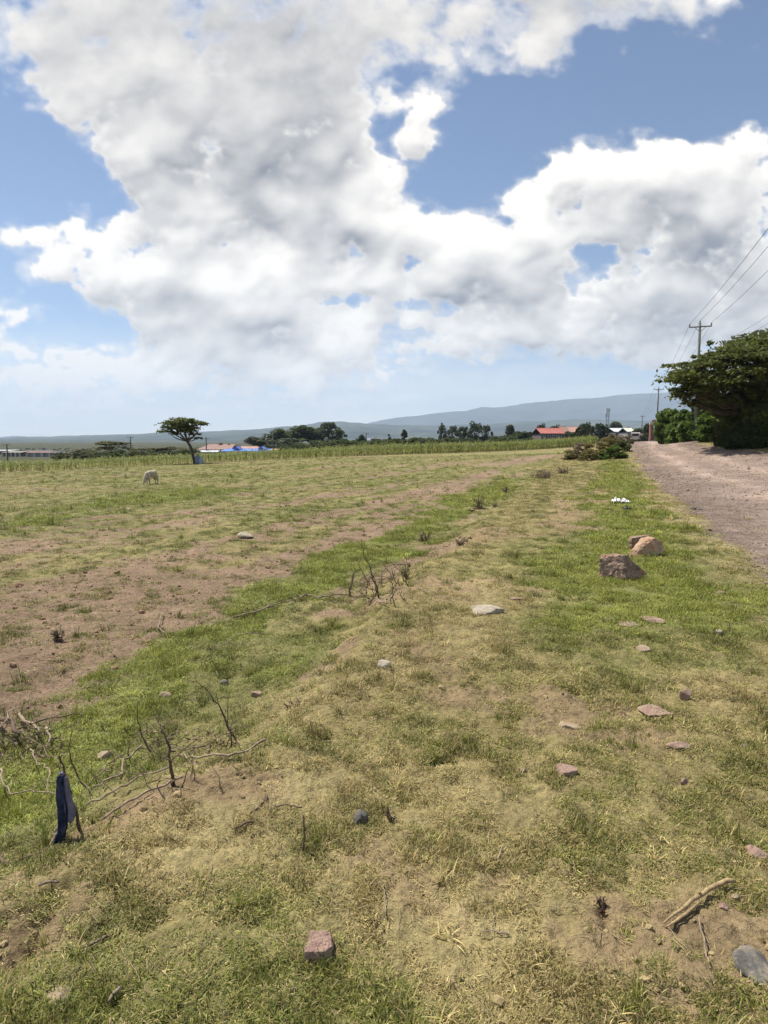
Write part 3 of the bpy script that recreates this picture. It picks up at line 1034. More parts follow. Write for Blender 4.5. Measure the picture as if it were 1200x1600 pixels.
def make_grass():
    gm = grass_material()
    kinds = [tuft_mesh('mat_tuft_%d' % i, 50, .060, .008, .028, .9, .0026, 300 + i) for i in range(4)]
    kinds += [tuft_mesh('green_tuft_%d' % i, 56, .060, .010, .034, .75, .0030, 320 + i) for i in range(3)]
    kinds += [tuft_mesh('rank_tuft_%d' % i, 26, .035, .03, .085, .5, .0036, 340 + i) for i in range(2)]
    x, y, r, g = polar_points(300000, 1.0, 62, 1.45, 5)
    soil, green, st, field = cover(x, y)
    dl, dr = road_mask(x, y)
    inside = np.minimum(dl, dr)
    clump = .8 * fbm(x * 2.4, y * 2.4, 4, 131) + .9 * fbm(x * 9, y * 9, 3, 132)
    fine = fbm(x * 24, y * 24, 2, 133)
    dens = np.clip(.44 - (.55 + .35 * sstep(r, 9, 16)) * sstep(soil, .15, .8) + 1.35 * clump + .5 * fine * sstep(r, 14, 6) - .22 * st + .50 * sstep(green, .5, 1), .012, 1)
    dens = dens * (1 - .97 * sstep(inside, -.25, .1))
    dens = dens * (1 - .45 * field * sstep(r, 10, 30))
    keep = g.uniform(0, 1, len(x)) < dens
    x, y, r, soil, green, st, field, clump, inside = [a[keep] for a in (x, y, r, soil, green, st, field, clump, inside)]
    z = z_full(x, y)
    n = len(x)
    lush = sstep(green + .10 * clump, .62, .95)
    u = g.uniform(0, 1, n)
    vid = g.integers(0, 4, n)
    vid = np.where(u < .12 + .7 * lush, g.integers(4, 7, n), vid)
    vid = np.where((u > .980) | ((u > .975) & (lush > .5)), g.integers(7, 9, n), vid)
    s = np.clip((r / 3.5) ** .55, .9, 3.4) * g.uniform(.75, 1.25, n)
    s = s * (1 - .25 * (1 - lush) * sstep(r, 3, 10))
    scl = np.stack([s, s, s * (.95 + .12 * lush) * g.uniform(.75, 1.25, n) * (.60 + 1.15 * sstep(clump, -.1, .9))], -1)
    rot = np.stack([g.normal(0, .12, n), g.normal(0, .12, n), g.uniform(0, 6.283, n)], -1)
    gf = np.clip(.34 + .10 * field + .80 * green + .20 * clump - .45 * st - .30 * sstep(inside, -1.2, -.2) + g.normal(0, .20, n), .0, 1.05)
    br = np.clip(1.02 + g.normal(0, .27, n) - .16 * sstep(clump, .1, .9), .42, 1.7)
    tint = np.stack([gf, br, np.clip(lush + .15 * g.normal(size=n), 0, 1), np.ones(n)], -1)
    scatter('grass', kinds, np.stack([x, y, z], -1), rot, scl, vid, tint, 'short green and straw-coloured grass growing over the verge and field', 'grass', gm)

    # dead stalks lying about
    def stalk(name, seed):
        g2 = np.random.default_rng(seed)
        mb = MB()
        p = np.array([-.06, 0, .004])
        pts = [p]
        a = g2.normal(0, .3)
        for k in range(5):
            a += g2.normal(0, .28)
            p = p + np.array([math.cos(a), math.sin(a), g2.normal(0, .08)]) * .026
            p[2] = max(.002, p[2])
            pts.append(p)
        mb.tube(pts, [.0016, .0018, .0017, .0014, .0012, .0007], 4)
        return mb.mesh(name)
    kinds = [stalk('dead_stalk_%d' % i, 50 + i) for i in range(6)]
    x, y, r, g = polar_points(5200, 1.1, 14, 1.2, 9)
    soil, green, st, field = cover(x, y)
    dl, dr = road_mask(x, y)
    keep = (g.uniform(0, 1, len(x)) < .25 + .6 * (1 - green)) & (np.minimum(dl, dr) < -.2)
    x, y, r = x[keep], y[keep], r[keep]
    n = len(x)
    s = g.uniform(.2, .75, n) * np.clip(r / 5, 1, 1.6)
    z = z_full(x, y) + .002 + .010 * g.uniform(0, 1, n)
    m = plain('dead_stalk', (.34, .27, .15), .8, .25, 30)
    scatter('dead_stalks', kinds, np.stack([x, y, z], -1), np.stack([g.normal(0, .12, n), g.normal(0, .12, n), g.uniform(0, 6.283, n)], -1),
            np.stack([s, s, s], -1), g.integers(0, 6, n), np.ones((n, 4)), 'thin dead grass stalks lying scattered on the ground', 'straw', m)

    # clods in the bare strips, loose stones on the road
    def lump(name, seed, flat):
        g2 = np.random.default_rng(seed)
        bm = bmesh.new()
        bmesh.ops.create_icosphere(bm, subdivisions=1, radius=1)
        for v in bm.verts:
            v.co *= g2.uniform(.7, 1.2)
            v.co.z *= flat
        me = bpy.data.meshes.new(name)
        bm.to_mesh(me)
        bm.free()
        return me
    kinds = [lump('clod_%d' % i, 70 + i, .65) for i in range(5)]
    x, y, r, g = polar_points(16000, 1.1, 26, 1.2, 12)
    soil, green, st, field = cover(x, y)
    dl, dr = road_mask(x, y)
    keep = (g.uniform(0, 1, len(x)) < .02 + sstep(soil, .3, .9)) & (np.minimum(dl, dr) < -.1)
    x, y, r, field = x[keep], y[keep], r[keep], field[keep]
    n = len(x)
    s = np.exp(g.normal(-5.0, .55, n)) * np.clip(r / 5, 1, 1.8)
    m, t = mat_new('clod')
    ti = t.n('ShaderNodeAttribute', attribute_name='tint', attribute_type='INSTANCER').outputs['Color']
    nn = t.noise(t.n('ShaderNodeTexCoord').outputs['Object'], 3.0, 4, .6).outputs[0]
    cc = t.v('SCALE', ti)
    t.t.links.new(t.m('ADD', .6, t.m('MULTIPLY', nn, .8)), cc.inputs['Scale'])
    t.n('ShaderNodeOutputMaterial', {0: t.n('ShaderNodeBsdfPrincipled', {'Base Color': cc.outputs[0], 'Roughness': .95, 'Specular IOR Level': .1}).outputs[0]})
    MATS['clod'] = m
    pk = np.array([.29, .18, .12]); tn = np.array([.27, .21, .11])
    tint = (pk * field[:, None] + tn * (1 - field[:, None])) * g.uniform(.7, 1.25, (n, 1))
    scatter('soil_clods', kinds, np.stack([x, y, z_full(x, y) + s * .2], -1), g.uniform(0, 6.28, (n, 3)) * [.1, .1, 1], np.stack([s, s, s], -1), g.integers(0, 5, n),
            np.concatenate([tint, np.ones((n, 1))], 1), 'small crumbled clods of dry soil in the bare strips', 'clods', m)
    kinds = [lump('stone_chip_%d' % i, 90 + i, .7) for i in range(5)]
    g = np.random.default_rng(15)
    n = 60000
    yv = g.uniform(0, 1, n) ** 1.7 * 70 + 3
    xv = yv * g.uniform(.36, .80, n)
    dl, dr = road_mask(xv, yv)
    ins = np.minimum(dl, dr)
    keep = (ins > -.5) & (g.uniform(0, 1, n) < .20 + .75 * np.exp(-((ins - .5) / .8) ** 2))
    xv, yv, ins = xv[keep], yv[keep], ins[keep]
    n = len(xv)
    r = np.hypot(xv, yv)
    s = np.exp(g.normal(-4.65, .45, n)) * np.clip(r / 16, .8, 1.7)
    base = np.array([[.31, .22, .175], [.24, .185, .155], [.37, .29, .23], [.20, .15, .13]])[g.integers(0, 4, n)]
    scatter('road_gravel', kinds, np.stack([xv, yv, z_full(xv, yv) + s * .15], -1), g.uniform(0, 6.28, (n, 3)) * [.15, .15, 1], np.stack([s, s * g.uniform(.6, 1, n), s], -1), g.integers(0, 5, n),
            np.concatenate([base * g.uniform(.8, 1.15, (n, 1)), np.ones((n, 1))], 1), 'loose pinkish grey gravel on the dirt road', 'gravel', m)


make_grass()
# ------------------------------------------------------------------ stones
def zg(x, y):
    return float(z_full(np.array([x]), np.array([y]))[0])


def GP(px, py):
    """point of the finished ground under a photo pixel"""
    p = hit(px, py, z_full)
    return np.array([p[0], p[1], zg(p[0], p[1])])


def mpp(p):
    """metres per photo pixel at a point"""
    return (p[1] * CP - (p[2] - CAMH) * SP) / FPX


def at_depth(px, py, yy):
    d = ray(px, py)
    s = yy / d[1]
    return np.array([d[0] * s, yy, CAMH + d[2] * s])


def noise3(co, sc, seed):
    x, y, z = co[:, 0] * sc, co[:, 1] * sc, co[:, 2] * sc
    return (fbm(x + seed, y + 7.1 + .35 * z, 3, seed) + fbm(y + 3.3 - .3 * x, z + seed, 3, seed + 1) + fbm(z + 1.7, x + seed * .7 + .3 * y, 3, seed + 2)) / 1.7


def rock_mesh(name, pts, seed, rough=.035, cuts=5, soft=.0):
    """an angular stone: hull of its corners, broken up and roughened"""
    bm = bmesh.new()
    for p in pts:
        bm.verts.new(p)
    r = bmesh.ops.convex_hull(bm, input=bm.verts)
    bmesh.ops.delete(bm, geom=[g for g in r['geom_interior'] if isinstance(g, bmesh.types.BMVert)], context='VERTS')
    bmesh.ops.triangulate(bm, faces=bm.faces)
    for k in range(5):
        L = max(e.calc_length() for e in bm.edges)
        es = [e for e in bm.edges if e.calc_length() > L * .38]
        bmesh.ops.subdivide_edges(bm, edges=es, cuts=1, use_grid_fill=False)
        bmesh.ops.triangulate(bm, faces=bm.faces)
    for k in range(2):
        bmesh.ops.smooth_vert(bm, verts=bm.verts, factor=.04 + soft, use_axis_x=True, use_axis_y=True, use_axis_z=True)
    bm.normal_update()
    co = np.array([v.co for v in bm.verts])
    size = max(np.ptp(co[:, 0]), np.ptp(co[:, 1]))
    n = noise3(co, 4.0 / size, seed) + .7 * noise3(co, 11.0 / size, seed + 3) + .4 * noise3(co, 26.0 / size, seed + 5)
    for v, k in zip(bm.verts, n):
        v.co += v.normal * float(k) * rough * size
    me = bpy.data.meshes.new(name)
    bm.to_mesh(me)
    bm.free()
    return me


def rock_points(w, d, h, seed, flat=0.0, n=16):
    g = np.random.default_rng(seed)
    pts = []
    for k in range(n):
        a = 2 * math.pi * (k + g.uniform(-.35, .35)) / (n / 2)
        top = k >= n / 2
        rr = (g.uniform(.55, .95) if top else g.uniform(.85, 1.0))
        z = h * (g.uniform(.72, 1.0) if top else g.uniform(-.35, .12))
        if top and flat:
            z = h * (1 - .1 * g.uniform())
        pts.append((math.cos(a) * rr * w / 2, math.sin(a) * rr * d / 2, z))
    return pts


def stone_mesh(name, w, d, h, seed, angular=.6, rough=.03):
    """a worn field stone: a ball knocked flat along several planes"""
    g = np.random.default_rng(seed)
    bm = bmesh.new()
    bmesh.ops.create_icosphere(bm, subdivisions=4 if w > .12 else 3, radius=1)
    co = np.array([v.co for v in bm.verts])
    for k in range(int(6 + 7 * angular)):
        n = g.normal(0, 1, 3)
        n /= np.linalg.norm(n)
        q = g.uniform(.45, .85)
        e = np.maximum(0, co @ n - q)
        co = co - e[:, None] * n * (.75 + .25 * angular)
    co = co * (1 + .10 * fbm(co[:, 0] * 1.3 + seed, co[:, 1] * 1.3 + co[:, 2], 3, seed)[:, None] + rough * fbm(co[:, 0] * 5 + co[:, 2] * 3, co[:, 1] * 5 - co[:, 2] * 4, 4, seed + 1)[:, None])
    lo, hi = co.min(0), co.max(0)
    co = (co - lo) / (hi - lo)
    co[:, 0] = (co[:, 0] - .5) * w
    co[:, 1] = (co[:, 1] - .5) * d
    co[:, 2] = co[:, 2] * h * 1.45 - h * .45
    for v, c in zip(bm.verts, co):
        v.co = c
    me = bpy.data.meshes.new(name)
    bm.to_mesh(me)
    bm.free()
    return me


def stone_mat(name, c1, c2, c3=None, scale=14.0):
    if name in MATS:
        return MATS[name]
    m, t = mat_new(name)
    co = t.n('ShaderNodeTexCoord').outputs['Object']
    n1 = t.noise(co, scale, 7, .65).outputs[0]
    n2 = t.noise(co, scale * 9, 4, .7).outputs[0]
    n3 = t.noise(co, scale * .45, 4, .55, .6).outputs[0]
    c = t.mix(t.rng(n1, .35, .65), c1, c2)
    if c3:
        c = t.mix(t.rng(n3, .50, .60), c, c3)
    dust = t.noise(co, scale * 2.3, 6, .7).outputs[0]
    c = t.mix(t.m('MULTIPLY', t.rng(dust, .46, .66), .65), c, (.26, .20, .125))
    k = t.v('SCALE', c)
    t.t.links.new(t.m('ADD', .52, t.m('MULTIPLY', n2, .96)), k.inputs['Scale'])
    p = t.n('ShaderNodeBsdfPrincipled', {'Base Color': k.outputs[0], 'Roughness': .88, 'Specular IOR Level': .25})
    b = t.n('ShaderNodeBump', {'Strength': .9, 'Distance': .012, 'Height': t.m('ADD', n1, t.m('MULTIPLY', n2, .4))})
    t.t.links.new(b.outputs[0], p.inputs['Normal'])
    t.n('ShaderNodeOutputMaterial', {0: p.outputs[0]})
    MATS[name] = m
    return m


S_PINK = stone_mat('pink_stone', (.24, .15, .12), (.36, .25, .20), (.29, .20, .14))
S_TAN = stone_mat('tan_stone', (.27, .20, .13), (.38, .30, .21))
S_PALE = stone_mat('pale_stone', (.31, .27, .21), (.46, .41, .32), (.25, .21, .155))
S_GREY = stone_mat('grey_stone', (.075, .072, .066), (.17, .16, .145), (.21, .18, .135))
S_BROWN = stone_mat('brown_rock', (.15, .095, .075), (.38, .27, .21), (.38, .15, .075), 9.0)
S_ORANGE = stone_mat('orange_rock', (.38, .235, .155), (.50, .36, .25), (.42, .19, .09), 7.0)


def put_rock(name, me, mat, px, py, sink, label, group=None, rz=0.0):
    p = GP(px, py)
    o = link(name, me, mat, loc=(p[0], p[1], p[2] - sink))
    o.rotation_euler = (0, 0, rz)
    tag(o, label, 'rock' if 'rock' in name else 'stone', group)
    return o


put_rock('rock', rock_mesh('rock', [(-.27, 0, -.05), (-.04, -.17, -.05), (.27, -.03, -.05), (.2, .18, -.05), (-.2, .2, -.05), (-.275, .01, .25), (-.25, .03, .285), (-.05, -.07, .30),
                                  (.01, -.06, .30), (.10, -.02, .235), (.27, 0, .08), (.0, .15, .28), (-.2, .17, .27), (.2, .13, .12), (-.03, -.165, .06), (-.26, -.04, .05), (.03, -.14, .05)], 5, .02),
         S_BROWN, 973, 903, .02, 'blocky brown rock with a dark right face in the lush grass')
put_rock('rock', rock_mesh('rock', [(-.27, -.12, -.03), (.05, -.10, -.04), (.27, .0, .06), (.25, .14, .05), (-.1, .2, -.04), (-.25, -.05, .05), (-.02, -.02, .20), (.12, -.02, .25), (.24, .02, .20), (.2, .15, .2),
                                  (.0, .14, .22), (.08, .1, .26), (.28, .05, .13)], 9, .022), S_ORANGE, 1007, 868, .0, 'orange-tan rock with a rusty broken face behind the brown rock')
put_rock('rock', rock_mesh('rock', [(-.15, -.08, -.04), (.14, -.07, -.04), (.15, .1, -.04), (-.12, .1, -.04), (-.16, -.07, .17), (.12, -.06, .22), (.15, .08, .2), (-.12, .08, .18), (-.17, 0, .13)], 12, .03),
         S_BROWN, 1000, 858, .0, 'small flat-topped brown rock tucked behind the orange rock')

STONES = [  # photo x, y of the foot, width, height in photo pixels, depth factor, material, label
    (765, 960, 52, 22, .8, S_PALE, 'cracked whitish oval stone alone on the dry verge'),
    (1024, 972, 36, 13, .9, S_PINK, 'low pinkish stone half buried in the lush grass'),
    (984, 978, 32, 7, .9, S_TAN, 'flat pale stone barely showing left of the low pinkish stone'),
    (1006, 1019, 20, 13, .9, S_TAN, 'small tan round stone below the flat pale stone'),
    (1128, 928, 18, 7, .8, S_PINK, 'small brown stone in green grass right of the big rocks'),
    (1126, 992, 12, 10, .9, S_PALE, 'tiny pale stone in the grass near the right edge'),
    (1072, 1093, 19, 19, .8, S_PINK, 'upright pinkish stone right above the flat half-buried one'),
    (1028, 1117, 52, 16, .8, S_PINK, 'wide flat pinkish stone half buried in thin grass'),
    (1062, 1172, 38, 14, .5, S_PINK, 'broken reddish stone with a jagged edge right of the path'),
    (1070, 1226, 12, 13, .8, S_PINK, 'tiny pink stone alone on the dry right verge'),
    (1166, 1168, 14, 8, .8, S_PALE, 'tiny whitish stone at the far right of the verge'),
    (888, 1211, 34, 22, .9, S_PINK, 'rounded pink-brown stone on the bare path'),
    (893, 1138, 32, 13, .8, S_TAN, 'tan stone under the dug-up brown soil patch'),
    (497, 1497, 46, 36, .9, S_PINK, 'squarish pink stone in grass at the bottom centre'),
    (564, 1288, 24, 24, .8, S_GREY, 'dark grey stone on the straw-coloured ground'),
    (600, 1043, 22, 14, .9, S_PALE, 'small pale stone on the crest of the verge'),
    (401, 1089, 20, 12, .7, S_PINK, 'small pinkish stone beside a twig in the green strip'),
    (257, 1089, 20, 11, .7, S_TAN, 'small brown stone near the bare soil on the left'),
    (349, 1070, 14, 10, .8, S_GREY, 'small grey stone near the thorny stem'),
    (160, 1188, 26, 15, .8, S_TAN, 'tan wedge-shaped stone between the branch piles'),
    (1190, 1530, 58, 46, 1.2, S_GREY, 'large dark grey boulder cut by the right edge of the frame'),
    (1190, 1338, 34, 22, .9, S_PINK, 'purplish brown stone at the right edge of the frame'),
    (82, 1566, 48, 28, .8, S_TAN, 'mossy brown stone in the bottom left corner'),
    (818, 1206, 10, 8, .8, S_TAN, 'tiny tan pebble left of the pink-brown stone'),
    (1150, 1404, 13, 9, .8, S_TAN, 'pale pebble at the upper end of the split stick'),
    (1133, 1421, 15, 10, .8, S_PINK, 'pinkish pebble right of the split stick'),
    (1060, 1484, 10, 9, .8, S_TAN, 'small tan pebble below the split stick'),
    (835, 1500, 9, 8, .8, S_GREY, 'small grey pebble on the bare bottom path'),
    (199, 797, 12, 5, .8, S_TAN, 'small far stone lying in the green field'),
    (1085, 796, 9, 6, .9, S_GREY, 'dark stone at the road edge, left of a pair'),
    (1096, 797, 6, 4, .9, S_GREY, 'smaller dark stone at the road edge, right of a pair'),
    (1040, 808, 8, 4, .9, S_GREY, 'dark stone in the yellowed grass along the road edge'),
    (1108, 829, 10, 5, .8, S_PINK, 'brown stone in grass just outside the gravel'),
    (807, 938, 20, 6, .5, S_PINK, 'thin brown slab lying right of the whitish oval stone'),
]
for i, (px, py, w, h, df, mt, lab) in enumerate(STONES):
    p = GP(px, py)
    k = mpp(p)
    W_, H_ = w * k, h * k
    up = max(.35, math.sin(math.atan2(CAMH, math.hypot(p[0], p[1]))))
    D_ = W_ * df
    Hh = max(.25 * H_, (H_ - D_ * .75 * up) / max(.4, math.cos(math.asin(min(.95, up)))) if H_ > D_ * .75 * up else .35 * H_)
    sq = i in (13,)
    if sq:
        me = rock_mesh('stone', [(-.5 * W_, -.5 * D_, -.2 * Hh), (.46 * W_, -.46 * D_, -.2 * Hh), (.5 * W_, .5 * D_, -.2 * Hh), (-.42 * W_, .5 * D_, -.2 * Hh), (-.44 * W_, -.42 * D_, Hh * .85),
                                 (.22 * W_, -.47 * D_, Hh * .95), (.48 * W_, -.18 * D_, Hh * .9), (.36 * W_, .45 * D_, Hh), (-.30 * W_, .46 * D_, Hh * 1.05), (-.48 * W_, -.1 * D_, Hh * .6), (.1 * W_, 0, Hh * 1.1), (.5 * W_, -.1 * D_, Hh * .4)], 500 + i, .035, soft=.12)
    else:
        me = stone_mesh('stone', W_, D_, Hh, 400 + i, .35 if mt in (S_TAN, S_PALE) else .75, .035)
    o = link('stone', me, mt, loc=(p[0], p[1] + D_ * .3, zg(p[0], p[1] + D_ * .3) - .10 * Hh))
    tag(o, lab, 'stone')

# whitish flat stone far out in the bare strip
p = GP(382, 841)
k = mpp(p)
o = link('stone', stone_mesh('stone', 26 * k, 26 * k, 7 * k, 611, .4), S_PALE, loc=(p[0], p[1] + .1, p[2] + .02))
tag(o, 'flat whitish stone lying in the bare soil strip of the field', 'stone')

# ------------------------------------------------------------------ litter
def crumple(name, w, d, h, seed, n=14):
    u = np.linspace(-.5, .5, n)
    U, Vv = np.meshgrid(u, u)
    x = U * w * (1 + .25 * fbm(U * 4, Vv * 4, 2, seed)) + .12 * w * fbm(U * 7, Vv * 7, 2, seed + 1)
    y = Vv * d * (1 + .25 * fbm(U * 4 + 9, Vv * 4, 2, seed)) + .12 * d * fbm(U * 7, Vv * 7 + 5, 2, seed + 2)
    z = h * (.55 + .7 * fbm(U * 6, Vv * 6, 3, seed + 3)) * (1.15 - 1.6 * np.maximum(np.abs(U), np.abs(Vv)))
    V = np.stack([x, y, np.maximum(z, -.01)], -1).reshape(-1, 3)
    i = np.arange(n * n).reshape(n, n)
    F = np.stack([i[:-1, :-1], i[:-1, 1:], i[1:, 1:], i[1:, :-1]], -1).reshape(-1, 4)
    return mesh_np(name, V, F)


for px, py, w, h, col, nm, lab in ((963, 787, 13, 9, (.75, .74, .74), 'plastic_bag', 'crumpled white plastic bag on grass, larger left piece'),
                                   (976, 787, 12, 7, (.70, .70, .72), 'plastic_bag', 'smaller crumpled white plastic scrap right of the bag'),
                                   (979, 797, 10, 6, (.02, .02, .022), 'rubber_scrap', 'black crumpled scrap on grass below the white plastic')):
    p = GP(px, py)
    k = mpp(p)
    m_ = plain(nm + '_film', col, .45, .12, 20)
    o = link(nm, crumple(nm, w * k, w * k * 1.3, h * k * 1.1, int(px)), m_, loc=(p[0], p[1], p[2] + .03))
    md = o.modifiers.new('film', 'SOLIDIFY')
    md.thickness = .002
    tag(o, lab, 'litter')

# ------------------------------------------------------------------ dead branches
BARK_PALE = plain('pale_bark', (.30, .225, .155), .85, .35, 40, .002)
BARK_DARK = plain('dark_bark', (.13, .085, .055), .9, .3, 40, .003)
BARK_MID = plain('mid_bark', (.19, .135, .09), .88, .3, 40, .002)


def bent(pts, g, amp, n=4):
    """subdivide a polyline and let it wander"""
    out = []
    pts = [np.asarray(p, float) for p in pts]
    for a, b in zip(pts[:-1], pts[1:]):
        L = np.linalg.norm(b - a)
        for k in range(n):
            out.append(a + (b - a) * k / n + (g.normal(0, amp * L, 3) if k else 0))
    out.append(pts[-1])
    return out


def branch(pix, r0, r1, mat, seed, label, lift=.015, twigs=4, tw_len=.25, group=None, name='dry_branch', upright=None):
    """pix: photo points along a branch lying on the ground, or (upright) points above the foot of the first"""
    g = np.random.default_rng(seed)
    if upright is not None:
        base = GP(*pix[0])
        P = [base - np.array([0, 0, .02])]
        for k, q in enumerate(pix[1:]):
            yy = base[1] + upright * (k + 1) / max(1, len(pix) - 1)
            P.append(at_depth(q[0], q[1], yy))
    else:
        P = [GP(*q) + np.array([0, 0, lift + .012 * g.uniform(-1, 1)]) for q in pix]
    base = P[0].copy()
    pts = [p - base for p in bent(P, g, .035)]
    rad = np.linspace(r0, r1, len(pts)) * .68 * (1 + .12 * g.normal(size=len(pts)))
    root = link(name, None, loc=tuple(base)) if False else None
    mb = MB()
    mb.tube(pts, list(np.abs(rad)), 7)
    root = mb.build(name, mat, smooth=True, loc=tuple(base))
    for k in range(twigs):
        i = int(g.integers(1, len(pts)))
        d = pts[min(i + 1, len(pts) - 1)] - pts[i - 1]
        d = d / (np.linalg.norm(d) + 1e-9)
        sd = g.normal(0, 1, 3)
        sd -= sd.dot(d) * d
        sd /= np.linalg.norm(sd) + 1e-9
        sd[2] = abs(sd[2]) * .6 if upright is None else abs(sd[2]) * .8
        L = tw_len * g.uniform(.4, 1.1)
        q = [pts[i]]
        dirv = d * .6 + sd * .8
        for j in range(4):
            dirv = dirv + g.normal(0, .22, 3)
            dirv /= np.linalg.norm(dirv)
            q.append(q[-1] + dirv * L / 4)
        r_ = max(.0012, rad[i] * .45)
        MB().tube(q, [r_, r_ * .85, r_ * .7, r_ * .5, r_ * .3], 5).build('twig', mat, root, smooth=True)
    tag(root, label, 'branch', group)
    return root


PILE1, PILE2, PILE3 = 'dead brush along the field edge', 'dead branches at the left edge', 'brush in the green strip'
# brush in the middle of the picture
branch([(662, 938 - 0), (0, 0)][:1] + [(690 - 5, 880)], .01, .006, BARK_DARK, 1, 'x') if False else None
branch([(593, 935), (580, 893), (562, 850)], .016, .003, BARK_DARK, 21, 'dark slender thorny stem rising tallest from the brush in mid-field', twigs=5, tw_len=.22, group=PILE1, upright=.05)
branch([(592, 930), (583, 900), (576, 892)], .012, .006, BARK_DARK, 22, 'short dark stem crossing the tallest thorny stem', twigs=2, tw_len=.15, group=PILE1, upright=.04)
branch([(545, 930), (550, 908), (553, 893)], .022, .014, BARK_MID, 23, 'thick grey broken stub standing left in the brush', twigs=2, tw_len=.2, group=PILE1, upright=.02)
branch([(552, 897), (566, 896), (574, 910)], .009, .005, BARK_PALE, 24, 'pale bent twig hooked over the grey stub', twigs=2, tw_len=.12, group=PILE1, upright=.0)
branch([(608, 944), (616, 925), (624, 915), (620, 902)], .013, .005, BARK_PALE, 25, 'pale crooked stick leaning at the right of the brush', twigs=3, tw_len=.18, group=PILE1, upright=.06)
branch([(543, 935), (515, 937), (480, 935), (455, 940)], .013, .008, BARK_PALE, 26, 'pale stick lying left of the grey stub', lift=.05, twigs=4, group=PILE1)
branch([(480, 934), (455, 943), (430, 950), (412, 953)], .011, .007, BARK_MID, 27, 'brown stick lying on the leafy litter in mid-field', lift=.05, twigs=5, group=PILE1)
branch([(428, 952), (395, 963), (365, 969)], .016, .01, BARK_PALE, 28, 'thick pale stick end lying leftmost in the mid-field brush', lift=.03, twigs=3, group=PILE1)
branch([(605, 950), (570, 940), (535, 950)], .010, .005, BARK_PALE, 29, 'thin pale stick lying across the foot of the brush', lift=.06, twigs=5, group=PILE1)
branch([(650, 898), (630, 903), (612, 900)], .007, .004, BARK_MID, 30, 'thin brown twig lying right of the brush', lift=.08, twigs=3, tw_len=.15, group=PILE1)
branch([(650, 920), (668, 929)], .008, .005, BARK_PALE, 31, 'short pale twig on the bare soil right of the brush', lift=.02, twigs=1, tw_len=.1, group=PILE1)
branch([(637, 896), (636, 880), (633, 868)], .009, .003, BARK_DARK, 32, 'small dark stem standing rightmost in the brush', twigs=4, tw_len=.12, group=PILE1, upright=.02)
branch([(255, 962), (247, 985), (258, 995)], .009, .006, BARK_PALE, 33, 'curled pale twig at the edge of the bare soil', lift=.03, twigs=2, tw_len=.1, group=PILE1)
for i in range(16):
    g = np.random.default_rng(900 + i)
    cx, cy = g.uniform(560, 640), g.uniform(905, 950)
    q = [(cx, cy), (cx + g.uniform(-22, 22), cy - g.uniform(8, 34)), (cx + g.uniform(-40, 40), cy - g.uniform(14, 50))]
    branch(q, .009, .003, BARK_MID if i % 2 else BARK_DARK, 60 + i, 'fine dry twig tangled in the mid-field brush', twigs=3, tw_len=.16, group='fine twigs of the mid-field brush', name='dry_twig', upright=g.uniform(-.1, .1))
# brush in the green strip, lower left
branch([(273, 1228), (266, 1190), (262, 1160), (250, 1135)], .014, .004, BARK_DARK, 41, 'dark upright thorn stem right of the blue jeans', twigs=6, tw_len=.16, group=PILE3, upright=.03)
branch([(240, 1178), (222, 1150), (214, 1120), (215, 1098)], .008, .002, BARK_DARK, 42, 'thin dark stem curving up left of the upright thorn stem', twigs=4, tw_len=.1, group=PILE3, upright=.0)
branch([(372, 1160), (345, 1108), (325, 1080), (305, 1062)], .009, .002, BARK_DARK, 43, 'thin dark stem slanting left above the long pale stick', twigs=5, tw_len=.13, group=PILE3, upright=-.05)
branch([(360, 1168), (356, 1120), (357, 1085)], .006, .002, BARK_DARK, 44, 'thin straight dark stem beside the slanting one', twigs=3, tw_len=.08, group=PILE3, upright=.0)
branch([(415, 1164), (385, 1183), (350, 1190), (300, 1192), (278, 1186)], .010, .006, BARK_PALE, 45, 'long pale stick lying right of the upright thorn stem', lift=.03, twigs=4, tw_len=.12, group=PILE3)
branch([(222, 1180), (200, 1195), (185, 1225), (145, 1245)], .009, .006, BARK_PALE, 46, 'pale forked stick lying left of the thorn stem', lift=.05, twigs=3, tw_len=.15, group=PILE3)
branch([(265, 1212), (215, 1228), (175, 1250), (135, 1268)], .008, .006, BARK_PALE, 47, 'upper long pale stick running from the thorn stem to the jeans', lift=.04, twigs=3, group=PILE3)
branch([(285, 1222), (250, 1240), (200, 1262), (160, 1292)], .009, .006, BARK_PALE, 48, 'lower long pale stick running along the bank edge', lift=.03, twigs=3, tw_len=.14, group=PILE3)
branch([(195, 1190), (165, 1212), (140, 1240)], .007, .005, BARK_MID, 49, 'brown twig lying behind the forked pale stick', lift=.05, twigs=3, tw_len=.12, group=PILE3)
branch([(250, 1060), (236, 1100), (245, 1120)], .004, .002, BARK_DARK, 50, 'thin dead weed stem standing behind the thorn stem', twigs=4, tw_len=.08, group=PILE3, upright=.05) if False else None
branch([(262, 1180), (290, 1184), (320, 1176)], .008, .005, BARK_MID, 51, 'crooked brown stick behind the thorn stem', lift=.05, twigs=6, tw_len=.14, group=PILE3)
branch([(350, 1060), (330, 1030), (327, 1000)], .005, .0015, BARK_DARK, 52, 'thin bare stem standing alone in the green strip', twigs=4, tw_len=.13, group=PILE3, upright=.03)
branch([(410, 1003), (370, 1010), (330, 1032)], .006, .003, BARK_PALE, 53, 'thin pale arching twig in the green strip', lift=.10, twigs=4, tw_len=.15, group=PILE3)
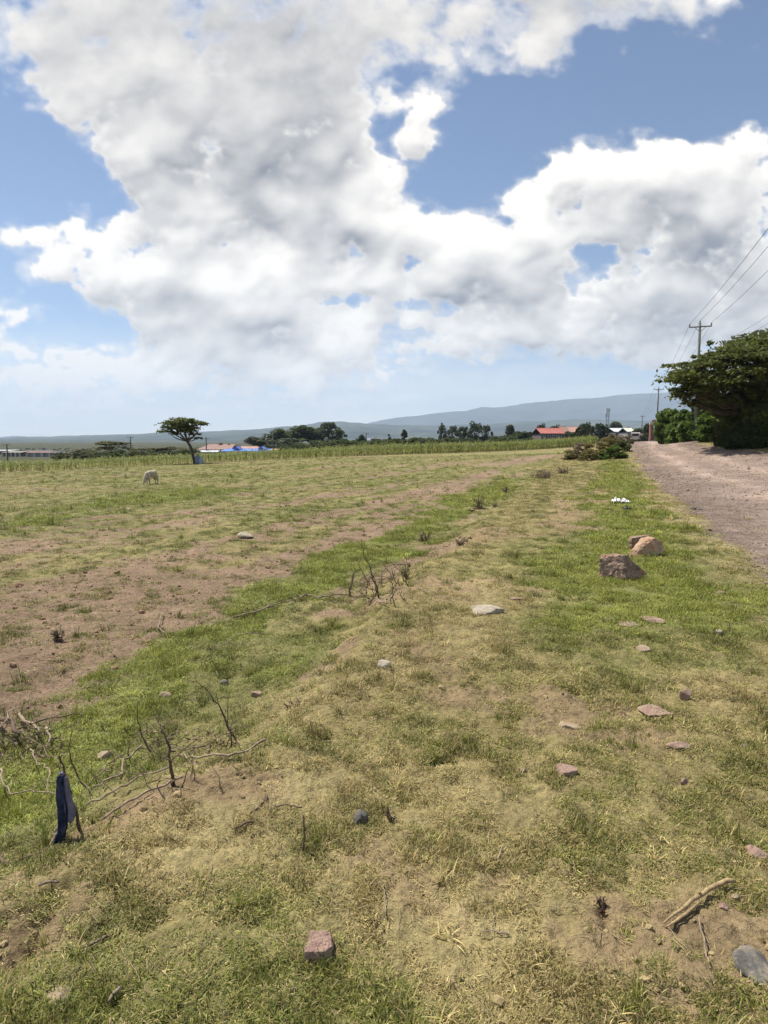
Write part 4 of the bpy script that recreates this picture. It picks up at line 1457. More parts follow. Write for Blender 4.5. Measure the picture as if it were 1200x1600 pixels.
for i in range(22):
    g = np.random.default_rng(950 + i)
    cx, cy = (g.uniform(150, 400), g.uniform(1130, 1250))
    q = [(cx, cy), (cx + g.uniform(-25, 25), cy - g.uniform(5, 35)), (cx + g.uniform(-45, 45), cy - g.uniform(5, 55))]
    branch(q, .005, .0018, BARK_MID if i % 3 else BARK_PALE, 160 + i, 'fine dry twig among the fallen branches right of the jeans', twigs=3, tw_len=.09, group='fine twigs right of the jeans', name='dry_twig', upright=g.uniform(-.1, .1))
# pile at the left edge
branch([(-40, 1108), (0, 1138), (32, 1165)], .030, .018, BARK_DARK, 61, 'thick dark branch entering from the left edge', lift=.07, twigs=3, tw_len=.2, group=PILE2)
branch([(32, 1130), (52, 1146), (64, 1162)], .017, .012, BARK_PALE, 62, 'short thick pale stick across the left pile', lift=.06, twigs=2, tw_len=.15, group=PILE2)
branch([(55, 1144), (80, 1138), (126, 1128)], .010, .005, BARK_MID, 63, 'brown stick pointing right from the left pile', lift=.06, twigs=3, tw_len=.12, group=PILE2)
branch([(33, 1132), (33, 1115), (38, 1095)], .008, .003, BARK_PALE, 64, 'thin pale stick standing up from the left pile', twigs=2, tw_len=.1, group=PILE2, upright=.0)
branch([(72, 1146), (78, 1160), (78, 1172)], .012, .009, BARK_PALE, 65, 'short pale stump of a stick right in the left pile', lift=.05, twigs=1, tw_len=.1, group=PILE2)
branch([(30, 1163), (60, 1175), (92, 1206)], .006, .004, BARK_MID, 66, 'brown twig running from the left pile to the jeans', lift=.05, twigs=4, tw_len=.12, group=PILE2)
branch([(48, 1188), (58, 1205), (78, 1220), (78, 1258)], .006, .004, BARK_PALE, 67, 'pale crooked twig left of the jeans', lift=.07, twigs=2, tw_len=.1, group=PILE2)
branch([(3, 1220), (6, 1245), (18, 1263), (50, 1256), (92, 1267)], .007, .004, BARK_PALE, 68, 'long pale crooked twig below the left pile', lift=.07, twigs=3, tw_len=.12, group=PILE2)
branch([(26, 1134), (0, 1168), (-10, 1195)], .007, .005, BARK_PALE, 69, 'pale twig arching out over the left edge', lift=.12, twigs=2, tw_len=.1, group=PILE2)
branch([(105, 1170), (112, 1145), (125, 1125), (128, 1105)], .006, .002, BARK_PALE, 70, 'pale forked stem standing above the jeans', twigs=4, tw_len=.1, group=PILE2, upright=.02)
branch([(146, 1242), (120, 1210), (110, 1185), (108, 1172)], .007, .003, BARK_DARK, 71, 'dark twig leaning behind the jeans', twigs=3, tw_len=.09, group=PILE2, upright=-.04)
branch([(95, 1300), (70, 1335), (22, 1358)], .006, .003, BARK_MID, 72, 'thin brown twig lying below the jeans', lift=.03, twigs=3, tw_len=.12, group=PILE2)
branch([(-6, 1335), (16, 1362)], .012, .010, BARK_DARK, 73, 'dark stick end at the left edge below the jeans', lift=.03, twigs=0, group=PILE2)
for i in range(16):
    g = np.random.default_rng(980 + i)
    cx, cy = (g.uniform(0, 90), g.uniform(1130, 1200))
    q = [(cx, cy), (cx + g.uniform(-25, 25), cy - g.uniform(3, 18)), (cx + g.uniform(-45, 45), cy - g.uniform(3, 30))]
    branch(q, .006, .002, BARK_MID if i % 2 else BARK_PALE, 260 + i, 'fine dry twig tangled in the pile at the left edge', twigs=3, tw_len=.10, group='fine twigs of the left pile', name='dry_twig', upright=g.uniform(-.1, .1))
# lone sticks on the verge
branch([(472, 1330), (475, 1300), (474, 1275)], .006, .004, BARK_DARK, 81, 'thin dark stem standing on the bare straw ground', twigs=1, tw_len=.05, upright=.0)
branch([(472, 1272), (450, 1266), (430, 1264)], .006, .004, BARK_DARK, 82, 'short dark twig lying at the top of the standing stem', lift=.02, twigs=1, tw_len=.05)
branch([(418, 1245), (405, 1262), (392, 1275)], .008, .006, BARK_DARK, 83, 'dark bent stick on the pale bare ground', lift=.012, twigs=1, tw_len=.06)
branch([(398, 1288), (380, 1295), (366, 1302)], .008, .006, BARK_DARK, 84, 'shorter dark stick below the bent one', lift=.012, twigs=0)
branch([(170, 1465), (150, 1480), (130, 1490)], .008, .005, BARK_MID, 85, 'brown root-like stick in grass at lower left', lift=.02, twigs=2, tw_len=.06)
branch([(600, 1438), (601, 1415), (597, 1391), (578, 1390)], .0028, .002, BARK_PALE, 86, 'thin bent straw standing out above the squarish pink stone', lift=.025, twigs=0)
branch([(1092, 1440), (1096, 1465), (1103, 1492), (1108, 1510)], .005, .003, BARK_PALE, 87, 'thin pale root running down from the split stick', lift=.015, twigs=2, tw_len=.06)
branch([(795, 1463), (775, 1462), (752, 1463)], .005, .003, BARK_PALE, 88, 'short pale twig on the bare ground at the bottom', lift=.012, twigs=0)
branch([(190, 1552), (176, 1568), (170, 1578)], .009, .006, BARK_PALE, 89, 'pale wood chip right of the mossy brown stone', lift=.02, twigs=0)
branch([(60, 1390), (75, 1388), (92, 1386)], .008, .006, BARK_PALE, 90, 'pale dry leaf-like stick at the left edge of the verge', lift=.02, twigs=1, tw_len=.05)
branch([(778, 1350), (785, 1330)], .005, .003, BARK_PALE, 91, 'small pale splinter on the verge', lift=.015, twigs=0)
branch([(100, 1035), (60, 1032)], .007, .004, BARK_DARK, 92, 'dark stick lying flat on the bare soil of the field', lift=.015, twigs=1, tw_len=.1)
branch([(160, 880), (130, 882)], .010, .007, BARK_MID, 93, 'far brown stick lying on the bare strip', lift=.015, twigs=0)

# split thick stick at lower right
g = np.random.default_rng(77)
P = [GP(1036, 1448), GP(1062, 1432), GP(1090, 1413), GP(1115, 1398), GP(1135, 1389), GP(1146, 1388)]
hts = [.012, .022, .030, .034, .034, .028]
base = P[0]
pts = [p - base + np.array([0, 0, h]) for p, h in zip(P, hts)]
m_ = plain('dry_stick_wood', (.36, .265, .135), .85, .25, 60, .004, col2=(.17, .115, .06))
o = MB().tube(bent(pts, g, .02, 3), [.0025, .0035, .005, .0055, .006, .0065, .007, .0075, .008, .008, .008, .0085, .008, .008, .0075, .0065], 9).build('stick', m_, smooth=True, loc=tuple(base))
MB().tube([pts[0] + np.array([.01, -.008, -.004]), pts[1] + np.array([.01, -.012, -.006]), pts[2] + np.array([.006, -.010, -.008])], [.003, .006, .004], 6).build('splinter', m_, o, smooth=True)
MB().tube([pts[2] + np.array([.006, .002, .010]), pts[2] + np.array([.010, .016, .016])], [.006, .003], 6).build('knot', m_, o, smooth=True)
tag(o, 'thick straw-coloured split stick on the bare ground at lower right', 'stick')

# ------------------------------------------------------------------ torn jeans hung over a stub
def make_jeans():
    foot = GP(97, 1322)
    yy = foot[1] + .03
    k = mpp(foot)
    root = empty('jeans', tuple(foot))
    den = MATS.get('denim')
    m, t = mat_new('denim')
    co = t.n('ShaderNodeTexCoord').outputs['Object']
    wv = t.n('ShaderNodeTexWave', {'Scale': 260.0, 'Distortion': 1.0, 'Vector': co}, bands_direction='DIAGONAL')
    n1 = t.noise(co, 16.0, 5, .6).outputs[0]
    n2 = t.noise(t.v('MULTIPLY', co, (60, 60, 9)).outputs[0], 1.0, 4, .6).outputs[0]
    c = t.mix(t.rng(n1, .35, .7), (.010, .015, .038), (.055, .068, .125))
    c = t.mix(t.m('MULTIPLY', t.rng(n2, .52, .72), .6), c, (.20, .215, .28))
    c = t.mix(t.m('MULTIPLY', wv.outputs['Fac'], .15), c, (.15, .17, .25))
    p = t.n('ShaderNodeBsdfPrincipled', {'Base Color': c, 'Roughness': .95, 'Specular IOR Level': .1})
    b = t.n('ShaderNodeBump', {'Strength': .6, 'Distance': .004, 'Height': n2})
    t.t.links.new(b.outputs[0], p.inputs['Normal'])
    t.n('ShaderNodeOutputMaterial', {0: p.outputs[0]})
    m2 = plain('denim_inside', (.17, .16, .22), .95, .2, 30, .002)

    def loft(name, rows, mat, seed, folds):
        """rows: (x, y photo centre, half width px, half depth px)"""
        g2 = np.random.default_rng(seed)
        n = 28
        V = []
        R = []
        for a, b_ in zip(rows[:-1], rows[1:]):
            for q in range(5):
                R.append(tuple(a[i] + (b_[i] - a[i]) * q / 5 for i in range(4)))
        R.append(rows[-1])
        for j, (cx, cy, hw, hd) in enumerate(R):
            c = at_depth(cx, cy, yy)
            for s in range(n):
                a = 2 * math.pi * s / n
                f = 1 + .16 * math.sin(folds * a + j * .22) + .08 * math.sin(2.3 * folds * a + 1 + j * .35) + .04 * g2.normal()
                V.append((c[0] + math.cos(a) * hw * .8 * k * f - foot[0], c[1] + math.sin(a) * hd * k * f - foot[1], c[2] + .004 * math.sin(a * 3 + j) - foot[2]))
        i = np.arange(len(R) * n).reshape(len(R), n)
        j2 = np.roll(i, -1, 1)
        F = np.stack([i[:-1], j2[:-1], j2[1:], i[1:]], -1).reshape(-1, 4)
        me = mesh_np(name, np.array(V), F, smooth=True)
        bm = bmesh.new()
        bm.from_mesh(me)
        bmesh.ops.holes_fill(bm, edges=[e for e in bm.edges if e.is_boundary])
        bm.to_mesh(me)
        bm.free()
        return link(name, me, mat, root)
    loft('trouser_leg', [(95, 1210, 4, 4), (95, 1216, 6.5, 6), (95, 1240, 7, 7), (98, 1262, 8, 8), (98, 1285, 8, 8), (97, 1300, 7.5, 8)], m, 1, 5)
    loft('torn_flap', [(102, 1214, 2.5, 2), (106, 1240, 5, 3), (111, 1262, 7, 3.5), (112, 1276, 7.5, 3.5), (109, 1284, 5, 3)], m2, 2, 4)
    loft('waistband', [(95, 1298, 8, 9), (94, 1306, 9, 10), (94, 1316, 9, 11), (95, 1323, 8, 10)], m, 3, 3)
    loft('hem', [(96, 1211, 5, 4), (95, 1207, 3.5, 3)], m2, 4, 3)
    tag(root, 'torn dark blue jeans hung over a stub at the left edge', 'jeans')
    branch([(128, 1298), (118, 1265), (108, 1232), (100, 1200), (92, 1180)], .011, .005, BARK_DARK, 301, 'dark leaning stub that holds up the blue jeans', twigs=3, tw_len=.1, upright=.02)


make_jeans()

# dead leaf litter caught under the brush
def litter_patch(name, cx, cy, rx, ry, n, seed, label):
    g2 = np.random.default_rng(seed)
    kinds = []
    for q in range(3):
        u = np.linspace(-1, 1, 5)
        V, F = [], []
        for a in u:
            w = (1 - a * a) * .35 + .03
            V += [(a, -w, .25 * a * a + .2), (a, 0, .1 * a * a), (a, w, .25 * a * a + .15 + .1 * q)]
        for a in range(4):
            F += [(3 * a, 3 * a + 3, 3 * a + 4, 3 * a + 1), (3 * a + 1, 3 * a + 4, 3 * a + 5, 3 * a + 2)]
        kinds.append(mesh_np('dead_leaf_%d' % q, np.array(V), np.array(F), smooth=True))
    P = []
    for q in range(n):
        a = g2.uniform(0, 6.283)
        rr_ = math.sqrt(g2.uniform())
        P.append(GP(cx + rx * rr_ * math.cos(a), cy + ry * rr_ * math.sin(a)) + np.array([0, 0, g2.uniform(0, .05)]))
    s = g2.uniform(.006, .020, n)
    tint = np.array([.24, .18, .13]) * g2.uniform(.6, 1.6, (n, 1))
    scatter(name, kinds, np.array(P), np.stack([g2.normal(0, .5, n), g2.normal(0, .5, n), g2.uniform(0, 6.28, n)], -1), np.stack([s, s, s], -1), g2.integers(0, 3, n),
            np.concatenate([tint, np.ones((n, 1))], 1), label, 'leaf litter', MATS['clod'])


litter_patch('leaf_litter', 45, 1170, 60, 30, 130, 1, 'brown dead leaves and bark caught in the left branch pile')
litter_patch('leaf_litter', 300, 1165, 75, 18, 120, 2, 'brown dead leaves under the thorn stem')
litter_patch('leaf_litter', 590, 925, 55, 22, 170, 3, 'grey brown dead leaves under the mid-field brush')
litter_patch('leaf_litter', 430, 950, 60, 10, 110, 4, 'dark dead leaves along the lying sticks in mid-field')
# ------------------------------------------------------------------ foliage and trees
def leaf_cloud(C, size, elong, seed, flat=0.0, var=None):
    """many small leaf faces at the points C; flat: 0 random, 1 lying level"""
    g = np.random.default_rng(seed)
    n = len(C)
    nrm = g.normal(0, 1, (n, 3))
    nrm[:, 2] = np.abs(nrm[:, 2]) + flat * 2.5
    nrm /= np.linalg.norm(nrm, axis=1, keepdims=True)
    t = g.normal(0, 1, (n, 3))
    t -= (t * nrm).sum(1, keepdims=True) * nrm
    t /= np.linalg.norm(t, axis=1, keepdims=True)
    b = np.cross(nrm, t)
    s = size * g.uniform(.6, 1.4, (n, 1))
    a, c = t * s * elong * .5, b * s * .5
    V = np.stack([C - a, C - a * .1 + c, C + a, C - a * .1 - c], 1).reshape(-1, 3)
    F = np.arange(4 * n).reshape(n, 4)
    if var is None:
        var = g.uniform(0, 1, n)
    v4 = np.repeat(np.clip(var + g.normal(0, .15, n), 0, 1), 4)
    return V, F, v4


def clumps(centres, radii, per, seed, shell=.5):
    """points in ellipsoidal clumps, more towards their outside"""
    g = np.random.default_rng(seed)
    out, var = [], []
    for c, r in zip(centres, radii):
        n = per if not hasattr(per, '__len__') else per[len(out)]
        d = g.normal(0, 1, (n, 3))
        d /= np.linalg.norm(d, axis=1, keepdims=True)
        q = g.uniform(0, 1, n) ** (1 / 3) * (1 - shell) + shell * g.uniform(.75, 1.05, n)
        out.append(np.asarray(c) + d * q[:, None] * np.asarray(r))
        var.append(np.full(n, g.uniform(.15, .85)))
    return np.concatenate(out), np.concatenate(var)


L_DARK = leaf_mat('leaf_dark', (.020, .035, .012), (.070, .095, .028))
L_MID = leaf_mat('leaf_mid', (.030, .050, .014), (.105, .135, .035))
L_GREY = leaf_mat('leaf_grey_green', (.040, .055, .028), (.120, .140, .070))
L_OLIVE = leaf_mat('leaf_olive', (.065, .065, .024), (.190, .175, .060))
L_WEED = leaf_mat('leaf_weed', (.10, .095, .035), (.27, .23, .085))
L_BRIGHT = leaf_mat('leaf_bright', (.035, .075, .012), (.150, .215, .040), .4)
L_DRY = leaf_mat('leaf_dry', (.14, .105, .065), (.30, .245, .15))
L_ACACIA = leaf_mat('leaf_acacia', (.028, .044, .011), (.140, .160, .038), .42)
L_MAIZE = leaf_mat('leaf_maize', (.085, .13, .022), (.33, .33, .10), .4)
BARK_TREE = plain('tree_bark', (.10, .075, .055), .9, .3, 6, .02)
BARK_PALE_TREE = plain('pale_tree_bark', (.30, .25, .20), .9, .3, 6, .02)

PROTO = {}


def crown_mesh(kind, var):
    """unit crowns: 1 high, about 1 wide; the foot at z = 0"""
    key = (kind, var)
    if key in PROTO:
        return PROTO[key]
    g = np.random.default_rng(hash(kind) % 1000 + var * 31 if False else sum(map(ord, kind)) + var * 31)
    cs, rs = [], []
    if kind == 'round':
        for k in range(44):
            d = g.normal(0, 1, 3); d /= np.linalg.norm(d)
            q = g.uniform(.35, 1)
            cs.append((d[0] * .36 * q, d[1] * .36 * q, .58 + d[2] * .33 * q))
            s = g.uniform(.09, .16); rs.append((s, s, s * .75))
        sz, per, flat = .04, 120, .3
    elif kind == 'tall':
        for k in range(26):
            t = g.uniform(.25, 1)
            w = .30 * math.sin(math.pi * min(1, (t - .12) * 1.05)) + .06
            a = g.uniform(0, 6.283)
            q = g.uniform(.2, 1)
            cs.append((math.cos(a) * w * q, math.sin(a) * w * q, t * .95))
            s = g.uniform(.06, .12); rs.append((s, s, s * 1.0))
        sz, per, flat = .036, 100, .0
    elif kind == 'conifer':
        for k in range(34):
            t = g.uniform(.08, 1)
            w = .36 * (1 - t) ** .8 + .02
            a = g.uniform(0, 6.283)
            cs.append((math.cos(a) * w * g.uniform(.3, 1), math.sin(a) * w * g.uniform(.3, 1), t * .97))
            s = .05 + .08 * (1 - t); rs.append((s, s, s * .6))
        sz, per, flat = .045, 50, .2
    elif kind == 'acacia':
        for k in range(46):
            a = g.uniform(0, 6.283)
            q = math.sqrt(g.uniform())
            lay = g.integers(0, 3)
            cs.append((math.cos(a) * .52 * q * (1 - .13 * lay), math.sin(a) * .52 * q * (1 - .13 * lay), .62 + .15 * lay - .12 * q * q + g.normal(0, .02)))
            rs.append((g.uniform(.10, .17), g.uniform(.10, .17), .035))
        sz, per, flat = .04, 60, .8
    elif kind == 'bush':
        for k in range(26):
            a = g.uniform(0, 6.283)
            q = math.sqrt(g.uniform())
            zt = g.uniform(.1, .95) * (1 - .5 * q * q)
            cs.append((math.cos(a) * .42 * q, math.sin(a) * .42 * q, zt))
            s = g.uniform(.10, .18); rs.append((s, s, s * .8))
        sz, per, flat = .045, 110, .1
    P, var_ = clumps(cs, rs, per, 7 + var)
    P[:, 2] = np.maximum(P[:, 2], .015)
    V, F, v4 = leaf_cloud(P, sz, 1.7, 11 + var, flat, var_)
    PROTO[key] = (V, F, v4, cs)
    return PROTO[key]


CROWNS, TRUNKS = {}, {}


def tree(name, px, py_top, py_foot, wpx, dist, kind, var, leaf, label, cat='tree', group=None, bark=None, low=.0):
    """a tree standing dist metres ahead; its foot on the ground, its top where the photo shows it"""
    d = ray(px, HOR)
    x, y = d[0] / d[1] * dist, dist
    z0 = zg(x, y)
    top = at_depth(px, py_top, y)[2]
    h = max(.3, top - z0)
    w = wpx / FPX * dist
    key = (kind, var, leaf.name)
    V, F, v4, cs = crown_mesh(kind, var)
    if key not in CROWNS:
        me = mesh_np('crown', V, F, {'var': ('FLOAT', v4)})
        me.materials.append(leaf)
        CROWNS[key] = me
    tk = (kind, var, (bark or BARK_TREE).name)
    if tk not in TRUNKS:
        mb = MB()
        g = np.random.default_rng(var + 5)
        zt = {'round': .45, 'tall': .85, 'conifer': .95, 'acacia': .45, 'bush': .2}[kind]
        mb.tube(bent([(0, 0, -.03), (.02, .0, zt * .5), (0, 0, zt)], g, .02, 3), list(np.linspace(.035, .012, 7)), 6)
        for c in cs[::3]:
            s = np.array([0, 0, min(zt, max(.05, c[2] * .55))])
            mb.tube(bent([s, np.array(c)], g, .06, 3), [.013, .010, .007, .003], 4)
        me = mb.mesh('trunk', True)
        me.materials.append(bark or BARK_TREE)
        TRUNKS[tk] = me
    r = empty(name, (x, y, z0 - .02), random.uniform(0, 6.28) if kind != 'x' else 0)
    r.scale = (w, w, h)
    o = link('trunk', TRUNKS[tk], None, r)
    o = link('crown', CROWNS[key], None, r)
    tag(r, label, cat, group)
    return r


GT = 'trees in the far tree line'
ORD = ['first', 'second', 'third', 'fourth', 'fifth', 'sixth', 'seventh', 'eighth', 'ninth', 'tenth']
# low flat-topped acacias on the left
for i, (px, pt, w, dd) in enumerate(((102, 705, 44, 150), (130, 700, 50, 145), (172, 687, 66, 150), (152, 704, 50, 138), (205, 703, 46, 140), (232, 698, 60, 146), (268, 697, 62, 150), (297, 699, 46, 142))):
    lab = ['brownish flat-topped acacia leftmost in the low thicket', 'brown-green acacia second from the left in the low thicket', 'tallest flat-topped acacia in the low thicket left of the lone tree',
           'low acacia in front of the tallest thicket acacia', 'low acacia just left of the distant bare pole', 'wide acacia just right of the distant bare pole',
           'wide flat acacia behind the lone tree trunk, left side', 'acacia behind the lone tree and left of the red roofs'][i]
    tree('acacia_tree', px, pt, 718, w, dd, 'acacia' if i in (2, 5, 6) else 'bush', i % 3, L_OLIVE, lab, group='acacias of the low thicket')
# tall clump in the centre left
for i, (px, pt, w, dd, kd) in enumerate(((407, 676, 40, 215, 'round'), (436, 667, 42, 225, 'round'), (459, 663, 44, 232, 'round'), (487, 655, 52, 228, 'round'), (514, 660, 36, 222, 'tall'), (530, 669, 30, 226, 'tall'),
                                         (447, 683, 50, 205, 'bush'), (480, 682, 50, 208, 'bush'), (516, 685, 46, 206, 'bush'), (538, 684, 24, 212, 'bush'))):
    lab = ['round grey-green tree standing leftmost of the big clump', 'broad tree left of the middle of the big clump', 'broad grey-green tree in the middle of the big clump', 'tallest broad tree crowning the big clump',
           'slender tree right of the tallest one in the big clump', 'slender shorter tree rightmost in the big clump', 'bushy undergrowth at the left foot of the big clump', 'bushy undergrowth under the tallest clump tree',
           'bushy undergrowth at the right foot of the big clump', 'small shrub trailing off right of the big clump'][i]
    tree('broadleaf_tree' if kd != 'bush' else 'shrub', px, pt, 706, w * (1.3 if kd != 'tall' else 1.6), dd, kd, i % 3, L_GREY if i % 2 == 0 else L_MID, lab, 'tree' if kd != 'bush' else 'shrub', 'big clump of trees behind the maize')
# line behind the maize, centre and right: x, top, width, metres, kind, leaf
LINE = [(556, 690, 26, 190, 'bush', L_MID), (565, 677, 16, 200, 'round', L_DARK), (582, 688, 30, 195, 'bush', L_DARK), (608, 678, 18, 190, 'conifer', L_DARK), (597, 690, 26, 188, 'bush', L_MID),
        (632, 671, 24, 190, 'conifer', L_DARK), (652, 679, 28, 195, 'round', L_DARK), (672, 683, 36, 200, 'bush', L_DARK), (690, 662, 15, 200, 'tall', L_GREY), (706, 664, 22, 202, 'tall', L_GREY),
        (724, 667, 20, 200, 'tall', L_GREY), (742, 659, 22, 205, 'tall', L_GREY), (758, 663, 18, 203, 'tall', L_GREY), (700, 683, 40, 190, 'bush', L_DARK), (735, 684, 40, 190, 'bush', L_DARK),
        (772, 681, 30, 195, 'bush', L_DARK), (797, 661, 14, 215, 'round', L_DARK), (790, 680, 34, 200, 'bush', L_DARK), (819, 668, 26, 205, 'round', L_DARK), (808, 672, 20, 210, 'round', L_MID),
        (846, 659, 15, 230, 'round', L_DARK), (832, 668, 18, 220, 'round', L_GREY), (824, 682, 30, 180, 'bush', L_DARK), (868, 661, 18, 250, 'round', L_DARK), (892, 669, 22, 165, 'round', L_DARK),
        (903, 666, 20, 163, 'conifer', L_DARK), (914, 657, 20, 185, 'round', L_DARK), (934, 660, 20, 175, 'tall', L_DARK), (925, 666, 18, 172, 'conifer', L_DARK), (944, 664, 18, 176, 'tall', L_DARK), (888, 662, 24, 240, 'round', L_GREY),
        (960, 656, 30, 300, 'round', L_DARK), (978, 665, 24, 300, 'round', L_MID), (1000, 663, 20, 190, 'round', L_MID), (1012, 659, 18, 175, 'round', L_DARK), (990, 668, 18, 200, 'bush', L_DARK), (1004, 676, 14, 150, 'bush', L_MID),
        (1016, 672, 14, 150, 'bush', L_MID)]
LLAB = ['low shrub right beside the big clump', 'small round dark tree beside a thin pole', 'dark shrub hiding the blue-grey roof', 'small pointed dark tree left of the taller pointed one', 'low green shrub left of the small pointed tree',
        'taller pointed dark conifer in the tree line', 'round dark tree just right of the taller conifer', 'dark low shrub left of the slender grey-green row', 'leftmost slender tree of the grey-green row', 'second slender tree of the grey-green row',
        'third slender tree of the grey-green row', 'fourth and tallest slender tree of the grey-green row', 'last slender tree of the grey-green row', 'dark undergrowth under the left of the slender row', 'dark undergrowth under the right of the slender row',
        'dark shrub just right of the slender row', 'small dark round-headed tree standing alone above the shrubs', 'dark shrub under the lone round-headed tree', 'dark round tree left of the orange-red roof', 'smaller green tree left of the dark round one',
        'round dark tree rising above the orange-red roof', 'grey-green tree left of the tree above the red roof', 'low dark shrub in front of the orange-red roof', 'small dark tree behind the red gable', 'dark round tree in front of the pinkish roof',
        'dark pointed tree in front of the pinkish roof', 'tallest dark tree right of the pinkish roof', 'dark upright tree left of the steel mast', 'dark pointed tree between the pinkish roof and mast', 'dark upright tree at the foot of the mast', 'far grey-green tree behind the pinkish roof',
        'big rounded dark tree behind the white roof', 'far green tree right of the white roof', 'green tree at the end of the road', 'dark tree behind the red gate', 'dark shrub left of the tree at the road end', 'green shrub behind the walking person',
        'green shrub left of the red gate']
for i, (q, lab) in enumerate(zip(LINE, LLAB)):
    sh = q[4] == 'bush'
    tree('shrub' if sh else ('conifer_tree' if q[4] == 'conifer' else 'broadleaf_tree'), q[0], q[1], 700, q[2] * (1.75 if q[4] == 'tall' else 1.35), q[3], q[4], i % 3, q[5], lab, 'shrub' if sh else 'tree', GT)


# scrub that fills the country beyond the maize
def distant_scrub():
    g = np.random.default_rng(55)
    kinds = []
    for i in range(3):
        V, F, v4, cs = crown_mesh('bush', i)
        kinds.append(mesh_np('scrub_kind', V, F, {'var': ('FLOAT', v4)}))
    n = 900
    dd = 110 + 300 * g.uniform(0, 1, n) ** 1.2
    px = g.uniform(-150, 985, n)
    ok = ((px < 700) | (dd > 150)) & ~((px > 300) & (px < 440) & (dd < 225)) & ~((px > 828) & (px < 920) & (dd < 240)) & ~((px > 945) & (dd < 240)) & ~((px < 90) & (dd < 240))
    px, dd = px[ok], dd[ok]
    n = len(px)
    x = (px - 600) / FPX * dd
    z = z_ground0(x, dd)
    # tops stay a little above eye level, as in the photograph
    top = np.interp(px, [-150, 90, 300, 400, 560, 700, 840, 985], [711, 707, 701, 697, 687, 684, 680, 678]) + g.uniform(-3, 6, n)
    h = np.clip(CAMH + (HOR - top) / FPX * dd - z, .8, 5.5)
    w = h * g.uniform(1.3, 2.4, n)
    scatter('distant_scrub', kinds, np.stack([x, dd, z], -1), np.stack([0 * x, 0 * x, g.uniform(0, 6.28, n)], -1), np.stack([w, w, h], -1), g.integers(0, 3, n), np.ones((n, 4)),
            'mass of dark scrub filling the land beyond the maize', 'scrub', L_MID)


distant_scrub()


# ------------------------------------------------------------------ lone flat-topped acacia in the field
def limb(mb, a, b, r0, r1, g, amp=.06, n=5):
    mb.tube(bent([a, b], g, amp, n), list(np.linspace(r0, r1, n + 1)), 6)


def acacia(name, foot, crown_pads, fork, trunk_pts, trunk_r, leaf, label, per, lsize, seed, extra=None):
    g = np.random.default_rng(seed)
    root = empty(name, tuple(foot))
    mb = MB()
    tp = [np.asarray(p) - foot for p in trunk_pts]
    mb.tube(bent(tp, g, .02, 3), list(np.linspace(trunk_r, trunk_r * .55, 3 * (len(tp) - 1) + 1)), 8)
    mb.build('trunk', BARK_TREE, root, True)
    fk = np.asarray(fork) - foot
    cs, rs = [], []
    for k, (c, r) in enumerate(crown_pads):
        c = np.asarray(c) - foot
        if k % 2 == 0:
            b = MB()
            mid = fk + (c - fk) * .55 + np.array([0, 0, -.10 * np.linalg.norm(c - fk)])
            b.tube(bent([fk, mid, c], g, .04, 3), list(np.linspace(trunk_r * .42, trunk_r * .07, 7)), 5)
            b.build('limb', BARK_TREE, root, True)
        m = max(4, int(13 * (r[0] / crown_pads[0][1][0]) ** 2))
        for q in range(m):
            a, rr_ = g.uniform(0, 6.283), math.sqrt(g.uniform()) * 1.12
            cs.append(c + np.array([math.cos(a) * r[0] * rr_, math.sin(a) * r[1] * rr_, g.normal(0, r[2] * .75) - .35 * r[2] * rr_]))
            s = g.uniform(.14, .34)
            rs.append((r[0] * s * g.uniform(.7, 1.5), r[1] * s, r[2] * g.uniform(.25, .7)))
    P, var_ = clumps(cs, rs, per, seed + 1, .25)
    # loose sprays that run out past the pads
    PP, VV = [], []
    for c, r in crown_pads:
        q = int(per * 9 * (r[0] / crown_pads[0][1][0]) ** 2)
        d = g.normal(0, .55, (q, 3)) * np.array([r[0], r[1], r[2] * .8])
        d[:, 2] -= .5 * r[2] * (d[:, 0] ** 2 + d[:, 1] ** 2) / (r[0] * r[0])
        PP.append(np.asarray(c) - foot + d)
        VV.append(np.full(q, g.uniform(.2, .9)))
    P, var_ = np.concatenate([P] + PP), np.concatenate([var_] + VV)
    V, F, v4 = leaf_cloud(P, lsize, 2.2, seed + 2, .35, var_)
    o = link('crown', mesh_np('crown', V, F, {'var': ('FLOAT', v4)}), leaf, root)
    tag(root, label, 'tree')
    return root


yy = 57.0
foot = at_depth(305, 722, yy)
foot[2] = zg(foot[0], yy)
T = lambda px, py, dy=0.0: at_depth(px, py, yy + dy)
k_ = yy / FPX
pads = []
for px, py, w, h in ((270, 660, 15, 3), (285, 656, 16, 4), (300, 659, 16, 4), (262, 667, 10, 3), (278, 668, 14, 4), (298, 668, 13, 4), (316, 662, 9, 2.5), (260, 674, 11, 2), (274, 677, 8, 2), (290, 673, 12, 3), (304, 678, 9, 1.6), (308, 684, 7, 1.4), (284, 665, 14, 3), (318, 661, 8, 1.4)):
    for dy in (-.6, .6):
        pads.append((T(px, py, dy * w * k_), (w * k_, w * k_, h * k_ * .7)))
acacia('acacia_tree', foot, pads, T(293, 690), [foot - np.array([0, 0, .1]), T(300, 703), T(293, 690), T(289, 676)], .16, L_ACACIA, 'lone leaning flat-topped acacia standing at the edge of the maize', 20, .10, 31)

